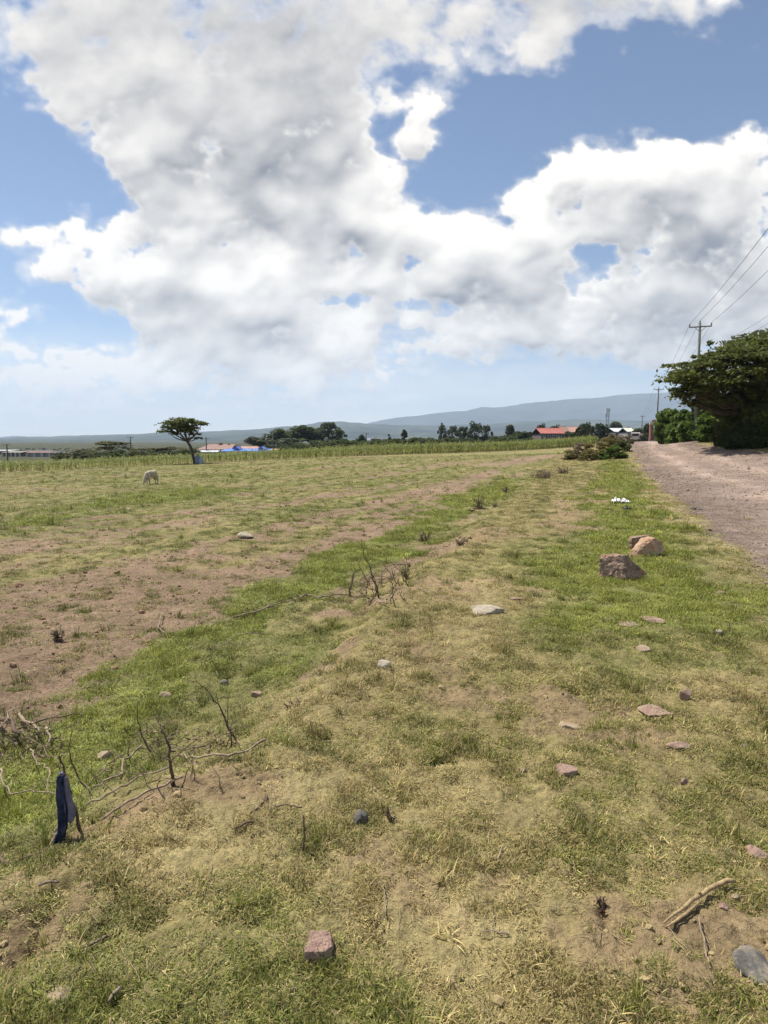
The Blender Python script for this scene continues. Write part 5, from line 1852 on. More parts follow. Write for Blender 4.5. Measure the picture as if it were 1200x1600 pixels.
# sacks leaning at its foot
m_ = plain('sack_weave', (.20, .24, .29), .85, .25, 6, .01)
m2_ = plain('sack_weave_pale', (.42, .46, .50), .85, .2, 6, .01)
for px, py, w, h, mm, lab in ((309, 724, 9, 15, m_, 'dark blue-grey sack leaning at the foot of the lone acacia'), (314, 723, 7, 11, m2_, 'paler sack leaning right of the blue-grey sack')):
    p = at_depth(px, py, yy - .5)
    z0 = zg(p[0], p[1])
    r_, hh = w / 2 * k_, h * k_
    V, n = [], 14
    prof = [(0, .85), (.12, 1.0), (.4, 1.05), (.7, .92), (.86, .6), (.92, .3), (1.0, .45)]
    for t_, q in prof:
        for s in range(n):
            a = 2 * math.pi * s / n
            f = 1 + .12 * math.sin(3 * a + t_ * 4) + .06 * math.sin(5 * a)
            V.append((math.cos(a) * r_ * q * f + .1 * t_ * t_ * r_, math.sin(a) * r_ * q * f * .8, t_ * hh - .02))
    i = np.arange(len(prof) * n).reshape(-1, n)
    j = np.roll(i, -1, 1)
    F = np.stack([i[:-1], j[:-1], j[1:], i[1:]], -1).reshape(-1, 4)
    o = link('sack', mesh_np('sack', np.array(V), F, smooth=True), mm, loc=(p[0], p[1], z0))
    tag(o, lab, 'sack')

# ------------------------------------------------------------------ large acacia and hedge right of the road
yy = 38.0
k_ = yy / FPX
foot = at_depth(1222, 700, yy)
foot[2] = zg(foot[0], yy)
pads = []
g = np.random.default_rng(44)
for px, py, w, h in ((1200, 530, 50, 8), (1160, 543, 45, 7), (1235, 528, 50, 8), (1270, 540, 50, 8), (1130, 555, 40, 7), (1110, 566, 36, 6), (1082, 568, 28, 5), (1095, 580, 36, 6), (1150, 560, 44, 8), (1190, 552, 48, 8),
                     (1068, 588, 24, 4), (1058, 594, 18, 3), (1078, 580, 24, 4), (1085, 596, 32, 5), (1120, 590, 40, 7), (1160, 582, 44, 8), (1200, 578, 48, 9), (1240, 560, 50, 9), (1072, 606, 22, 4), (1064, 612, 12, 2.5), (1100, 606, 30, 5), (1135, 606, 36, 6),
                     (1078, 616, 18, 3.5), (1105, 620, 24, 4), (1180, 600, 44, 8), (1220, 600, 44, 8), (1072, 630, 12, 4), (1130, 622, 26, 4), (1150, 632, 28, 6), (1300, 560, 50, 9), (1310, 590, 46, 9), (1275, 600, 46, 9)):
    for dy in (-1, 0, 1):
        pads.append((at_depth(px + g.normal(0, 8), py + g.normal(0, 3), yy + dy * g.uniform(.5, 1.2) * w * k_ * 1.4), (w * k_ * .85, w * k_ * .95, h * k_ * .8)))
acacia('acacia_tree', foot, pads, at_depth(1205, 640, yy), [foot - np.array([0, 0, .1]), at_depth(1215, 670, yy), at_depth(1205, 640, yy), at_depth(1195, 600, yy)], .32, L_ACACIA,
       'large spreading acacia with layered branches right of the road', 38, .12, 45)
# bare branch reaching out towards the far pole
a_, b_ = at_depth(1095, 605, yy), at_depth(1050, 597, yy)
# dark thicket under it, and the green hedge along the bank
HEDGE = [(1142, 612, 46, 38.5, 'round', L_ACACIA, 'dark leafy mass hanging below the left limbs of the acacia'), (1172, 596, 66, 37.5, 'round', L_ACACIA, 'dark leafy mass hanging below the middle of the acacia'), (1205, 584, 80, 36.0, 'round', L_ACACIA, 'dark leafy mass hanging below the acacia at the frame edge'), (1100, 618, 44, 50, 'round', L_MID, 'green shrub crown rising behind the near power pole'),
         (1140, 650, 50, 39, 'bush', L_ACACIA, 'tall dark shrub at the left of the thicket under the large acacia'), (1160, 625, 66, 40, 'bush', L_ACACIA, 'tall dark shrub in the thicket under the acacia limbs'),
         (1185, 615, 80, 39, 'bush', L_ACACIA, 'tallest dark shrub in the thicket at the right edge'), (1146, 668, 34, 36.5, 'bush', L_DARK, 'low dark shrub spilling onto the road edge'),
         (1170, 655, 60, 36.0, 'bush', L_DARK, 'dark shrub at the front of the thicket'), (1205, 650, 60, 35.5, 'bush', L_DARK, 'dark shrub at the front of the thicket by the frame edge'),
         (1108, 640, 46, 44, 'bush', L_BRIGHT, 'green hedge shrub beside the near power pole'), (1085, 644, 50, 50, 'bush', L_BRIGHT, 'green hedge shrub behind the near power pole'), (1066, 638, 46, 56, 'bush', L_BRIGHT, 'bright green hedge shrub left of the near power pole'),
         (1048, 634, 44, 62, 'round', L_BRIGHT, 'bright rounded hedge shrub at the left end of the hedge'), (1040, 652, 26, 68, 'bush', L_BRIGHT, 'small bright shrub hanging at the left end of the hedge'), (1098, 632, 30, 60, 'round', L_MID, 'taller mid-green shrub rising behind the hedge'),
         (1120, 628, 46, 52, 'round', L_MID, 'mid-green tree crown rising over the hedge by the acacia')]
for i, (px, pt, w, dd, kd, lf, lab) in enumerate(HEDGE):
    V, F, v4, cs = crown_mesh('bush' if kd == 'bush' else 'round', 3 + i % 3)
    d = ray(px, HOR)
    x, y = d[0] / d[1] * dd, dd
    z0 = zg(x, y)
    h = at_depth(px, pt, y)[2] - z0
    wm = w / FPX * dd
    g = np.random.default_rng(600 + i)
    # dense, built at real size
    nc_ = 70
    cc, rr_ = [], []
    for q in range(nc_):
        a, s = g.uniform(0, 6.283), math.sqrt(g.uniform())
        t_ = g.uniform(.03, 1)
        wd = .5 * (1 - (.55 if kd == 'bush' else .3) * abs(t_ - (.35 if kd == 'bush' else .6)) * 1.6)
        cc.append((math.cos(a) * wm * wd * s, math.sin(a) * wm * wd * s, h * .93 * t_ * (1 - .18 * s * s)))
        b = g.uniform(.10, .17) * (wm + h) * .5
        rr_.append((b, b, b * .7))
    P, var_ = clumps(cc, rr_, 90, 610 + i, .4)
    P[:, 2] = np.maximum(P[:, 2], .03)
    V, F, v4 = leaf_cloud(P, .17 if dd < 50 else .20, 1.6, 620 + i, .15, var_)
    r = empty('hedge_shrub', (x, y, z0))
    link('foliage', mesh_np('foliage', V, F, {'var': ('FLOAT', v4)}), lf, r)
    mb = MB()
    for q in range(5):
        a = g.uniform(0, 6.28)
        mb.tube(bent([(.1 * math.cos(a), .1 * math.sin(a), -.05), (wm * .15 * math.cos(a), wm * .15 * math.sin(a), h * .45)], g, .05, 3), [.06, .05, .04, .02], 5)
    mb.build('stem', BARK_TREE, r, True)
    tag(r, lab, 'shrub', 'hedge and thicket right of the road')

# ------------------------------------------------------------------ weeds and bushes at the end of the field
ROADSIDE = [(905, 690, 716, 38, 'bush', L_DRY, 'dry brown twiggy bush at the left of the roadside weeds'), (930, 686, 714, 40, 'bush', L_WEED, 'olive bush in the middle of the roadside weeds'), (918, 699, 719, 30, 'bush', L_WEED, 'low olive weed in front of the dry bush'),
            (950, 682, 708, 36, 'bush', L_WEED, 'tall olive weeds behind the green roadside bush'), (962, 692, 716, 40, 'bush', L_BRIGHT, 'green roadside bush nearest the road'), (974, 684, 706, 28, 'bush', L_MID, 'mid-green weed bush at the road edge'),
            (890, 703, 718, 24, 'bush', L_WEED, 'small olive weed at the left end of the roadside weeds'), (945, 702, 718, 26, 'bush', L_BRIGHT, 'small bright weed between the roadside bushes'), (968, 678, 698, 26, 'bush', L_DRY, 'tan dry weeds at the far end by the road'),
            (955, 676, 700, 30, 'bush', L_WEED, 'olive weeds in front of the white-roofed shed'), (983, 676, 694, 16, 'bush', L_DRY, 'tan weeds just left of the far van')]
for i, (px, pt, pf, w, kd, lf, lab) in enumerate(ROADSIDE):
    p = GP(px, pf)
    dd = float(np.clip(p[1], 38, 80))
    tree('roadside_shrub', px, pt, pf, w, dd, kd, i % 3, lf, lab, 'shrub', 'weeds along the left of the road')


def twiggy(px, py, wpx, hpx, n, mat, seed, label, leaf=None, name='dead_bush', cat='bush'):
    g = np.random.default_rng(seed)
    p = GP(px, py)
    k = mpp(p)
    mb = MB()
    tips = []
    for q in range(n):
        a = g.uniform(0, 6.283)
        s = math.sqrt(g.uniform())
        tip = np.array([math.cos(a) * s * wpx * k * .5, math.sin(a) * s * wpx * k * .5, hpx * k * g.uniform(.4, 1) * (1 - .3 * s)])
        pts = bent([np.array([tip[0] * .12, tip[1] * .12, -.02]), tip], g, .09, 4)
        mb.tube(pts, [.006 + .3 * k, .005 + .25 * k, .004 + .2 * k, .003 + .14 * k, .0015 + .08 * k], 4)
        tips += pts[2:]
        for z_ in range(2):
            b = pts[int(g.integers(1, 4))]
            mb.tube([b, b + g.normal(0, .18, 3) * hpx * k], [.003 + .12 * k, .001 + .06 * k], 4)
    r = empty(name, tuple(p))
    mb.build('stem', mat, r)
    if leaf is not None:
        C = np.repeat(np.array(tips), 3, 0) + g.normal(0, .06 * hpx * k, (len(tips) * 3, 3))
        C[:, 2] = np.maximum(C[:, 2], .01)
        V, F, v4 = leaf_cloud(C, max(.02, 1.6 * k), 1.8, seed, .1)
        link('foliage', mesh_np('foliage', V, F, {'var': ('FLOAT', v4)}), leaf, r)
    tag(r, label, cat)


twiggy(850, 748, 44, 18, 40, BARK_PALE, 71, 'pale grey dead bush on the verge in the distance', L_DRY)
twiggy(880, 740, 26, 12, 22, BARK_PALE, 72, 'smaller dead tuft right of the pale dead bush', L_DRY)
twiggy(662, 846, 28, 26, 16, BARK_DARK, 73, 'reddish brown twiggy weed in the green strip')
twiggy(749, 795, 22, 26, 14, BARK_DARK, 74, 'dark twiggy weed in the green strip farther off', L_OLIVE)
twiggy(775, 792, 22, 7, 12, BARK_MID, 75, 'low purplish brown tuft right of the far twiggy weed', L_DRY)
twiggy(735, 800, 16, 6, 6, BARK_DARK, 76, 'low dark tuft left of the far twiggy weed', L_DARK)
twiggy(790, 770, 20, 16, 10, BARK_MID, 77, 'thin brown weed on the far part of the verge', L_OLIVE)
twiggy(92, 1002, 24, 26, 9, BARK_DARK, 78, 'small dark dry weed standing in the bare soil', L_DRY)
twiggy(636, 905, 16, 28, 8, BARK_DARK, 79, 'small dark leafy weed right of the mid-field brush', L_OLIVE)
twiggy(462, 1105, 40, 16, 12, BARK_MID, 80, 'low brown weed tuft on the bank edge')
twiggy(610, 1280, 18, 26, 6, BARK_DARK, 82, 'thin dark weed tuft right of the dark grey stone')
twiggy(940, 1420, 24, 26, 8, BARK_DARK, 83, 'thin dark weed in the crack of the verge')
twiggy(720, 850, 26, 10, 16, BARK_DARK, 84, 'dark dry weed on the bare crest of the verge', L_DRY)

# ------------------------------------------------------------------ maize
def maize_mesh(name, seed):
    g = np.random.default_rng(seed)
    V, F, var = [], [], []

    def strip(pts, wid, side, v):
        b = len(V)
        for p, w in zip(pts, wid):
            V.append(tuple(p - side * w)); V.append(tuple(p + side * w))
        for q in range(len(pts) - 1):
            F.append((b + 2 * q, b + 2 * q + 1, b + 2 * q + 3, b + 2 * q + 2))
        var.extend([v] * (2 * len(pts)))
    H = 1.0
    for a in (0, math.pi / 2):
        s = np.array([math.cos(a), math.sin(a), 0])
        strip([np.array([0, 0, -.05]), np.array([.01, 0, .5 * H]), np.array([.02, 0, H])], [.016, .013, .006], s, g.uniform(.3, .7))
    for q in range(9):
        z = .12 + .80 * q / 9 + g.uniform(-.02, .02)
        a = (q % 2) * math.pi + g.normal(0, .5)
        d = np.array([math.cos(a), math.sin(a), 0])
        s = np.array([-d[1], d[0], 0])
        L = g.uniform(.28, .46) * (1 - .35 * abs(z - .5))
        pts = [np.array([0, 0, z]), np.array([0, 0, z]) + d * L * .35 + np.array([0, 0, L * .42]), np.array([0, 0, z]) + d * L * .75 + np.array([0, 0, L * .40]), np.array([0, 0, z]) + d * L + np.array([0, 0, L * .02])]
        strip(pts, [.018, .036, .030, .004], s, np.clip((.75 if z < .45 else .3) + g.normal(0, .2), 0, 1))
    for q in range(4):
        a = g.uniform(0, 6.28)
        d = np.array([math.cos(a), math.sin(a), 0])
        strip([np.array([.02, 0, H]), np.array([.02, 0, H + .07]) + d * .03, np.array([.02, 0, H + .12]) + d * .07], [.006, .006, .002], np.array([-d[1], d[0], 0]), .95)
    return mesh_np(name, np.array(V), np.array(F), {'var': ('FLOAT', np.array(var))})


MZ = [maize_mesh('maize_plant', 700 + i) for i in range(6)]
for me in MZ:
    me.materials.append(L_MAIZE)
EDGE = np.array([[*(at_depth(px, py, yy_)[:2])] for px, py, yy_ in ((-260, 742, 53), (0, 738, 54), (150, 732, 55), (305, 724, 58), (450, 717, 62), (600, 711, 68), (800, 704, 80), (880, 700, 86), (935, 695, 92))])
seg = np.concatenate([[0], np.cumsum(np.hypot(*np.diff(EDGE, axis=0).T))])
rows = []
g = np.random.default_rng(71)
for r_ in range(26):
    off = r_ * .8
    step = .42 if r_ < 8 else .7
    for s in np.arange(0, seg[-1], step):
        s = s + g.normal(0, .1)
        x = np.interp(s, seg, EDGE[:, 0])
        y = np.interp(s, seg, EDGE[:, 1]) + off + .25 * g.normal()
        if g.uniform() < .08:
            continue
        rows.append((x + .1 * g.normal(), y, r_))
rows = np.array(rows)
zz_ = z_ground0(rows[:, 0], rows[:, 1])
hh_ = 1.36 + .15 * g.normal(size=len(rows)) + .12 * fbm(rows[:, 0] * .15, rows[:, 1] * .15, 3, 72)
hh_ = hh_ * np.clip(1 - .012 * rows[:, 2], .7, 1) * np.interp(rows[:, 0] / rows[:, 1], [-.65, -.3, -.15, 0, .3], [.66, .66, .70, .84, .90])
inv = np.abs(rows[:, 0] / rows[:, 1]) < .66
front = np.nonzero((rows[:, 2] <= 1) & inv)[0]
sel = front[np.argsort(rows[front, 2] * 30 + rows[front, 1])][:300]
chosen = np.zeros(len(rows), bool)
chosen[sel] = True
for i in sel:
    o = bpy.data.objects.new('maize_plant', MZ[int(g.integers(0, 6))])
    COL.objects.link(o)
    o.location = (rows[i, 0], rows[i, 1], zz_[i])
    o.rotation_euler = (g.normal(0, .06), g.normal(0, .06), g.uniform(0, 6.28))
    s = hh_[i]
    o.scale = (s * 1.15, s * 1.15, s)
    tag(o, 'yellow-green maize plant in the front rows of the maize strip', 'maize', 'maize plants in the front rows')
rest = ~chosen
n = int(rest.sum())
scatter('maize_field', [me.copy() for me in MZ], np.stack([rows[rest, 0], rows[rest, 1], zz_[rest]], -1), np.stack([g.normal(0, .06, n), g.normal(0, .06, n), g.uniform(0, 6.28, n)], -1),
        np.stack([hh_[rest] * 1.15, hh_[rest] * 1.15, hh_[rest]], -1), g.integers(0, 6, n), np.ones((n, 4)), 'strip of yellow-green maize beyond the front rows', 'maize', L_MAIZE)
# ------------------------------------------------------------------ power poles and wires
POLE_GREEN = plain('weathered_pole', (.12, .14, .12), .85, .2, 3, .004)
POLE_GREY = plain('grey_pole', (.13, .125, .12), .85, .2, 3, .004)
STEEL = plain('galvanised_steel', (.34, .35, .36), .5, .12, 5, 0, .4)
CERAMIC = plain('insulator_ceramic', (.16, .10, .07), .3, .1, 5)
WIRE = plain('aluminium_wire', (.10, .10, .105), .5, .1, 5)


def power_pole(px, py_top, dist, r, label, arm=.8, three=True, lean=0.0, mat=POLE_GREEN, along=None, pos=None, height=None, group='power poles'):
    if pos is None:
        d = ray(px, HOR)
        x, y = d[0] / d[1] * dist, dist
    else:
        x, y = pos
    z0 = zg(x, y) if abs(math.degrees(math.atan2(x, y))) < 39 and math.hypot(x, y) < 69 else float(z_ground0(np.array([x]), np.array([y]))[0])
    h = height or (at_depth(px, py_top, y)[2] - z0)
    root = empty('power_pole', (x, y, z0))
    MB().tube([(0, 0, -.3), (lean * .5, 0, h * .5), (lean, 0, h)], [r, r * .85, r * .68], 10).build('post', mat, root, True)
    a = along if along is not None else math.atan2(24, 61)
    cx, cy = math.cos(a), -math.sin(a)           # across the line
    zt = h - .28
    tips = []
    if arm:
        P = lambda s, dz: (lean + cx * s, cy * s - .09, zt + dz)
        MB().tube([P(-arm, 0), P(arm, 0)], .055, 4).build('crossarm', mat, root)
        for s in (-1, 1):
            MB().tube([P(s * arm * .5, -.02), (lean, -.09, zt - .42)], .028, 4).build('brace', STEEL, root)
        for s in (-.95, 0, .95) if three else (-.9, .9):
            q = P(s * arm, .05) if s else (lean, 0, h)
            o = MB().tube([q, (q[0], q[1], q[2] + .10), (q[0], q[1], q[2] + .13), (q[0], q[1], q[2] + .22)], [.035, .035, .055, .03], 8).build('insulator', CERAMIC, root, True)
            tips.append(np.array([x + q[0], y + q[1], z0 + q[2] + .22]))
    tag(root, label, 'power pole', group)
    return root, tips, np.array([x, y, z0])


def wire(a, b, sag, label, r=.011, group='overhead wires of the road line'):
    n = 24
    pts = [a + (b - a) * k / n - np.array([0, 0, 4 * sag * (k / n) * (1 - k / n)]) for k in range(n + 1)]
    o = MB().tube([p - a for p in pts], r, 5).build('power_wire', WIRE, loc=tuple(a))
    tag(o, label, 'wire', group)


pA, tA, bA = power_pole(1086, 505, 49, .13, 'near greenish power pole with a crossarm right of the road', lean=-.15)
pB, tB, bB = power_pole(1025, 606, 110, .15, 'second power pole farther along the road', mat=POLE_GREY)
pC, tC, bC = power_pole(1002, 649, 190, .16, 'thin farthest power pole at the end of the road', mat=POLE_GREY)
p0, t0_, b0 = power_pole(0, 0, 0, .13, 'power pole standing behind the viewpoint beside the road', pos=(2.4, -11.0), height=10.6)
for i, nm in enumerate(('left', 'middle', 'right')):
    wire(tA[i], t0_[i], .9, nm + ' overhead wire rising from the near pole to the right edge')
    wire(tA[i], tB[i], 1.0, nm + ' overhead wire between the near pole and the second pole')
    wire(tB[i], tC[i], 1.2, nm + ' overhead wire between the second pole and the farthest one')
# service line behind the acacia
sa, sb = at_depth(1128, 535, 62), at_depth(1330, 400, 30)
for i in range(2):
    o_ = np.array([.0, .0, -.5 * i])
    wire(sa + o_, sb + o_ * 1.2, .3, ('upper' if i == 0 else 'lower') + ' service wire rising behind the large acacia', group='service wires behind the acacia')
pS = power_pole(1128, 533, 62, .13, 'pole hidden behind the large acacia carrying the service wires', arm=.5, three=False)
# poles on the left of the view
for px, pt, dd, lab in ((10, 693, 130, 'thin pole with a short crossarm at the far left'), (204, 682, 160, 'bare thin pole above the low thicket'), (322, 683, 150, 'thin pole just right of the lone acacia'),
                        (427, 673, 140, 'thin pole in front of the big clump beside the blue roof'), (572, 676, 200, 'thin pole with a crossarm right of the small round tree')):
    power_pole(px, pt, dd, .11 + dd * .0004, lab, arm=.9, three=False, mat=POLE_GREY, along=0.1, group='thin poles across the field')

# steel mast among the trees
d = ray(948, HOR)
dist = 330.0
x, y = d[0] / d[1] * dist, dist
z0 = float(z_ground0(np.array([x]), np.array([y]))[0])
h = at_depth(948, 638, dist)[2] - z0
root = empty('telecom_mast', (x, y, z0))
for sx, sy in ((-1, -1), (1, -1), (1, 1), (-1, 1)):
    MB().tube([(sx * .9, sy * .9, 0), (sx * .45, sy * .45, h)], .10, 5).build('leg', STEEL, root)
nb = 9
for k in range(nb):
    t0, t1 = k / nb, (k + 1) / nb
    w0, w1 = .9 - .45 * t0, .9 - .45 * t1
    mb = MB()
    for (ax, ay), (bx, by) in (((-1, -1), (1, -1)), ((1, -1), (1, 1)), ((1, 1), (-1, 1)), ((-1, 1), (-1, -1))):
        mb.tube([(ax * w0, ay * w0, h * t0), (bx * w1, by * w1, h * t1)], .05, 4)
        mb.tube([(ax * w1, ay * w1, h * t1), (bx * w1, by * w1, h * t1)], .05, 4)
    mb.build('lattice_bracing', STEEL, root)
for k, (zz, a) in enumerate(((.96, 0), (.96, 2.1), (.96, 4.2), (.82, .5), (.82, 2.6), (.82, 4.7))):
    mb = MB().box(-.18, .18, -.1, .1, -1.0, 1.0)
    o = mb.build('antenna_panel', plain('antenna_white', (.55, .56, .58), .5, .08, 2), root, loc=(math.cos(a) * 1.0, math.sin(a) * 1.0, h * zz))
    o.rotation_euler = (0, 0, a)
tag(root, 'slim steel lattice mast rising above the trees', 'mast')

# ------------------------------------------------------------------ houses
ROOF_RED = plain('red_iron_roof', (.36, .105, .075), .55, .12, .8)
ROOF_PINK = plain('faded_red_roof', (.40, .22, .17), .6, .15, .8)
ROOF_BROWN = plain('brown_red_roof', (.25, .135, .11), .65, .15, .8)
ROOF_BLUE = plain('blue_iron_roof', (.08, .25, .70), .45, .08, .8)
ROOF_WHITE = plain('white_iron_roof', (.62, .64, .64), .5, .08, .8)
ROOF_GREY = plain('grey_slate_roof', (.105, .115, .125), .7, .15, .8)
WALL_DARK = plain('dark_stone_wall', (.13, .10, .09), .9, .2, 1.2, .01)
WALL_BRICK = plain('brick_red_wall', (.25, .10, .075), .9, .18, 1.2, .01)
WALL_PALE = plain('pale_wall', (.50, .47, .42), .9, .12, 1.0)
WALL_GREY = plain('grey_block_wall', (.26, .25, .25), .9, .15, 1.2, .01)
GLASS = plain('dark_window_glass', (.03, .035, .04), .15, .1, 1)
FRAME = plain('window_frame_white', (.6, .6, .58), .6, .08, 3)


def house(px0, px1, py_eave, py_ridge, dist, depth, wall, roof, label, hip=.0, windows=3, door=True, rz=0.0, ribs=True, gable=False, extra=None, name='house', pillars=0, h_min=1.2):
    d = ray((px0 + px1) / 2, HOR)
    x, y = d[0] / d[1] * dist, dist
    z0 = float(z_ground0(np.array([x]), np.array([y]))[0])
    w = (px1 - px0) / FPX * dist
    he = max(h_min, at_depth(px0, py_eave, dist)[2] - z0)
    hr = max(he + .3, at_depth(px0, py_ridge, dist + depth / 2)[2] - z0)
    root = empty(name, (x, y, z0), rz)
    wx, wy = w / 2 - .25, depth / 2 - .25
    MB().box(-wx, wx, -wy, wy, -.5, he - .02).build('wall', wall, root)
    ex, ey = w / 2, depth / 2
    hx = ex * (1 - hip)
    th = .08
    V = [(-ex, -ey, he), (ex, -ey, he), (ex, ey, he), (-ex, ey, he), (-hx, 0, hr), (hx, 0, hr)]
    V2 = [(a, b, c + th) for a, b, c in V]
    F = [(0, 1, 5, 4), (1, 2, 5), (2, 3, 4, 5), (3, 0, 4)]
    n = 6
    fs = [tuple(reversed(f)) for f in F] + [tuple(i + n for i in f) for f in F] + [(0, 6, 7, 1)[::-1], (1, 7, 8, 2)[::-1], (2, 8, 9, 3)[::-1], (3, 9, 6, 0)[::-1]]
    ro = MB().add(V + V2, fs).build('roof', roof, root)
    if ribs:
        nr = max(6, int(w / .9))
        mb = MB()
        for q in range(nr + 1):
            xx = -ex + 2 * ex * q / nr
            t_ = 1.0 if abs(xx) <= hx else max(0.05, (ex - abs(xx)) / max(1e-6, ex - hx))
            mb.tube([(xx, -ey - .01, he + th + .02), (xx * (1 if abs(xx) <= hx else 1), -ey * (1 - t_), he + (hr - he) * t_ + th + .02)], .03, 4)
        mb.build('roof_rib', roof, ro)
    MB().tube([(-hx, 0, hr + th + .02), (hx, 0, hr + th + .02)], .10, 6).build('ridge_cap', roof, ro)
    for q in range(windows):
        xx = -wx + 2 * wx * (q + .5) / windows + (.0 if not door else .25)
        ww = min(1.2, wx * 1.1 / windows)
        zb = min(1.0, he * .35)
        zt = he - .35
        if zt - zb < .3:
            zb = zt - .4
        f = MB().box(xx - ww / 2, xx + ww / 2, -wy - .05, -wy + .02, zb, zt).build('window', FRAME, root)
        MB().box(xx - ww / 2 + .08, xx + ww / 2 - .08, -wy - .075, -wy - .051, zb + .08, zt - .08).build('pane', GLASS, f)
    if door:
        MB().box(-wx * .12 - .45, -wx * .12 + .45, -wy - .06, -wy + .02, 0, min(2.0, he - .25)).build('door', plain('wood_door', (.16, .09, .05), .7, .15, 3), root)
    for q in range(pillars):
        xx = -ex + .3 + (2 * ex - .6) * q / max(1, pillars - 1)
        MB().box(xx - .15, xx + .15, -ey - .6, -ey - .3, -.3, he).build('pillar', WALL_PALE, root)
    tag(root, label, 'house')
    return root, (x, y, z0, w, he, hr, wx, wy)


house(-34, 30, 716, 709, 230, 12, WALL_DARK, ROOF_WHITE, 'long low shed with a whitish roof at the far left', windows=4)
house(17, 47, 718, 711, 190, 10, WALL_DARK, plain('tan_roof', (.36, .31, .27), .7, .12, .8), 'low house with a beige roof and white pillars at far left', windows=2, pillars=5)
r_, q_ = house(53, 81, 711, 703, 200, 11, WALL_GREY, ROOF_GREY, 'dark grey house with a tall slate roof at far left', hip=.45, windows=3)
x, y, z0, w, he, hr, wx, wy = q_
for s, ww in ((-.42, .2), (.3, .16)):
    V = [(s * w - ww * w, -wy - .6, he + .1), (s * w + ww * w, -wy - .6, he + .1), (s * w, -wy - .6, he + .1 + (hr - he) * .75), (s * w, 0, he + .1 + (hr - he) * .75), (s * w - ww * w, 0, he + .1), (s * w + ww * w, 0, he + .1)]
    MB().add(V, [(0, 1, 2), (0, 2, 3, 4), (1, 5, 3, 2)]).build('gable', ROOF_GREY, r_)
MB().tube([(0, 0, hr - .3), (0, 0, hr + .8)], [.5, .4], 4).build('chimney', WALL_GREY, r_)
house(46, 84, 716.5, 714.5, 182, 4, WALL_GREY, ROOF_BROWN, 'low annex with white posts below the dark grey house', windows=2, pillars=4, door=False)
house(86, 122, 716, 713, 175, 5, plain('purple_wall', (.30, .26, .34), .9, .2, .6), ROOF_GREY, 'low purplish building half hidden by maize at left', windows=4, door=False)
r_, q_ = house(318, 376, 702, 694, 200, 16, WALL_DARK, ROOF_BROWN, 'large house with a brown-red hipped roof behind the maize', hip=.35, windows=4)
x, y, z0, w, he, hr, wx, wy = q_
for s, zt, ww in ((-.02, 1.35, .10), (.20, 1.15, .08)):
    V = [(s * w - ww * w, -1.2, hr - .6), (s * w + ww * w, -1.2, hr - .6), (s * w, -1.2, he + (hr - he) * zt), (s * w, 1.2, he + (hr - he) * zt), (s * w - ww * w, 1.2, hr - .6), (s * w + ww * w, 1.2, hr - .6)]
    MB().add(V, [(0, 1, 2), (0, 2, 3, 4), (1, 5, 3, 2), (5, 4, 3)]).build('roof_gablet', plain('dark_gable_wood', (.09, .05, .045), .8, .1, 1), r_)
r_, q_ = house(363, 407, 702, 697.5, 193, 10, WALL_DARK, ROOF_PINK, 'lower wing with a faded red roof right of the brown-red house', hip=.2, windows=3, door=False)
x, y, z0, w, he, hr, wx, wy = q_
V = [(-.42 * w, -wy - .9, he - .1), (-.08 * w, -wy - .9, he - .1), (-.25 * w, -wy - .9, hr + .5), (-.25 * w, 0, hr + .5), (-.42 * w, 0, he), (-.08 * w, 0, he)]
MB().add(V, [(0, 1, 2), (0, 2, 3, 4), (1, 5, 3, 2)]).build('gable', MATS['dark_gable_wood'], r_)
r_, q_ = house(352, 428, 710, 701.5, 165, 13, WALL_PALE, ROOF_BLUE, 'low building with a bright blue iron roof behind the maize', hip=.06, windows=4, door=False)
x, y, z0, w, he, hr, wx, wy = q_
for s in (-.2, .3):
    V = [(s * w - 1.0, -wy * .75, he + .5), (s * w + 1.0, -wy * .75, he + .5), (s * w, -wy * .75, he + 1.25), (s * w, 0, he + 1.25), (s * w - 1.0, 0, he + .5), (s * w + 1.0, 0, he + .5)]
    MB().add(V, [(0, 1, 2), (0, 2, 3, 4), (1, 5, 3, 2)]).build('roof_vent', plain('deep_blue_roof', (.05, .13, .42), .5, .1, 1), r_)
house(311, 343, 710.5, 708.5, 150, 4, WALL_PALE, ROOF_WHITE, 'low white outbuilding between the lone acacia and the blue roof', windows=2, door=False)
house(424, 452, 709.5, 707, 155, 4, WALL_PALE, ROOF_PINK, 'small pale outbuilding right of the blue roof', windows=2, door=False)
house(574, 593, 690, 684, 215, 8, WALL_GREY, plain('slate_blue_roof', (.16, .18, .24), .6, .1, 1), 'small house with a blue-grey roof among the shrubs', windows=2)
house(746, 757, 689, 684, 225, 6, WALL_PALE, ROOF_WHITE, 'tiny whitish house behind the slender trees', windows=1, door=False)
r_, q_ = house(837, 874, 678, 670, 190, 12, WALL_DARK, ROOF_RED, 'long house with an orange-red iron roof behind the maize', windows=5)
house(872, 884, 676, 667, 196, 9, WALL_BRICK, ROOF_BROWN, 'narrow brick-red gable house between the two red roofs', windows=1, door=False)
house(882, 913, 676, 668, 200, 12, WALL_BRICK, ROOF_PINK, 'house with a faded pinkish-red roof left of the dark trees', windows=4)
house(951, 972, 675, 670, 215, 10, WALL_GREY, ROOF_WHITE, 'long shed with a white roof left of the road end', windows=3, door=False)
house(972, 985, 675, 669.5, 205, 8, WALL_GREY, plain('cream_roof', (.6, .58, .5), .5, .08, 1), 'short shed with a cream roof next to the white one', windows=1, door=False)

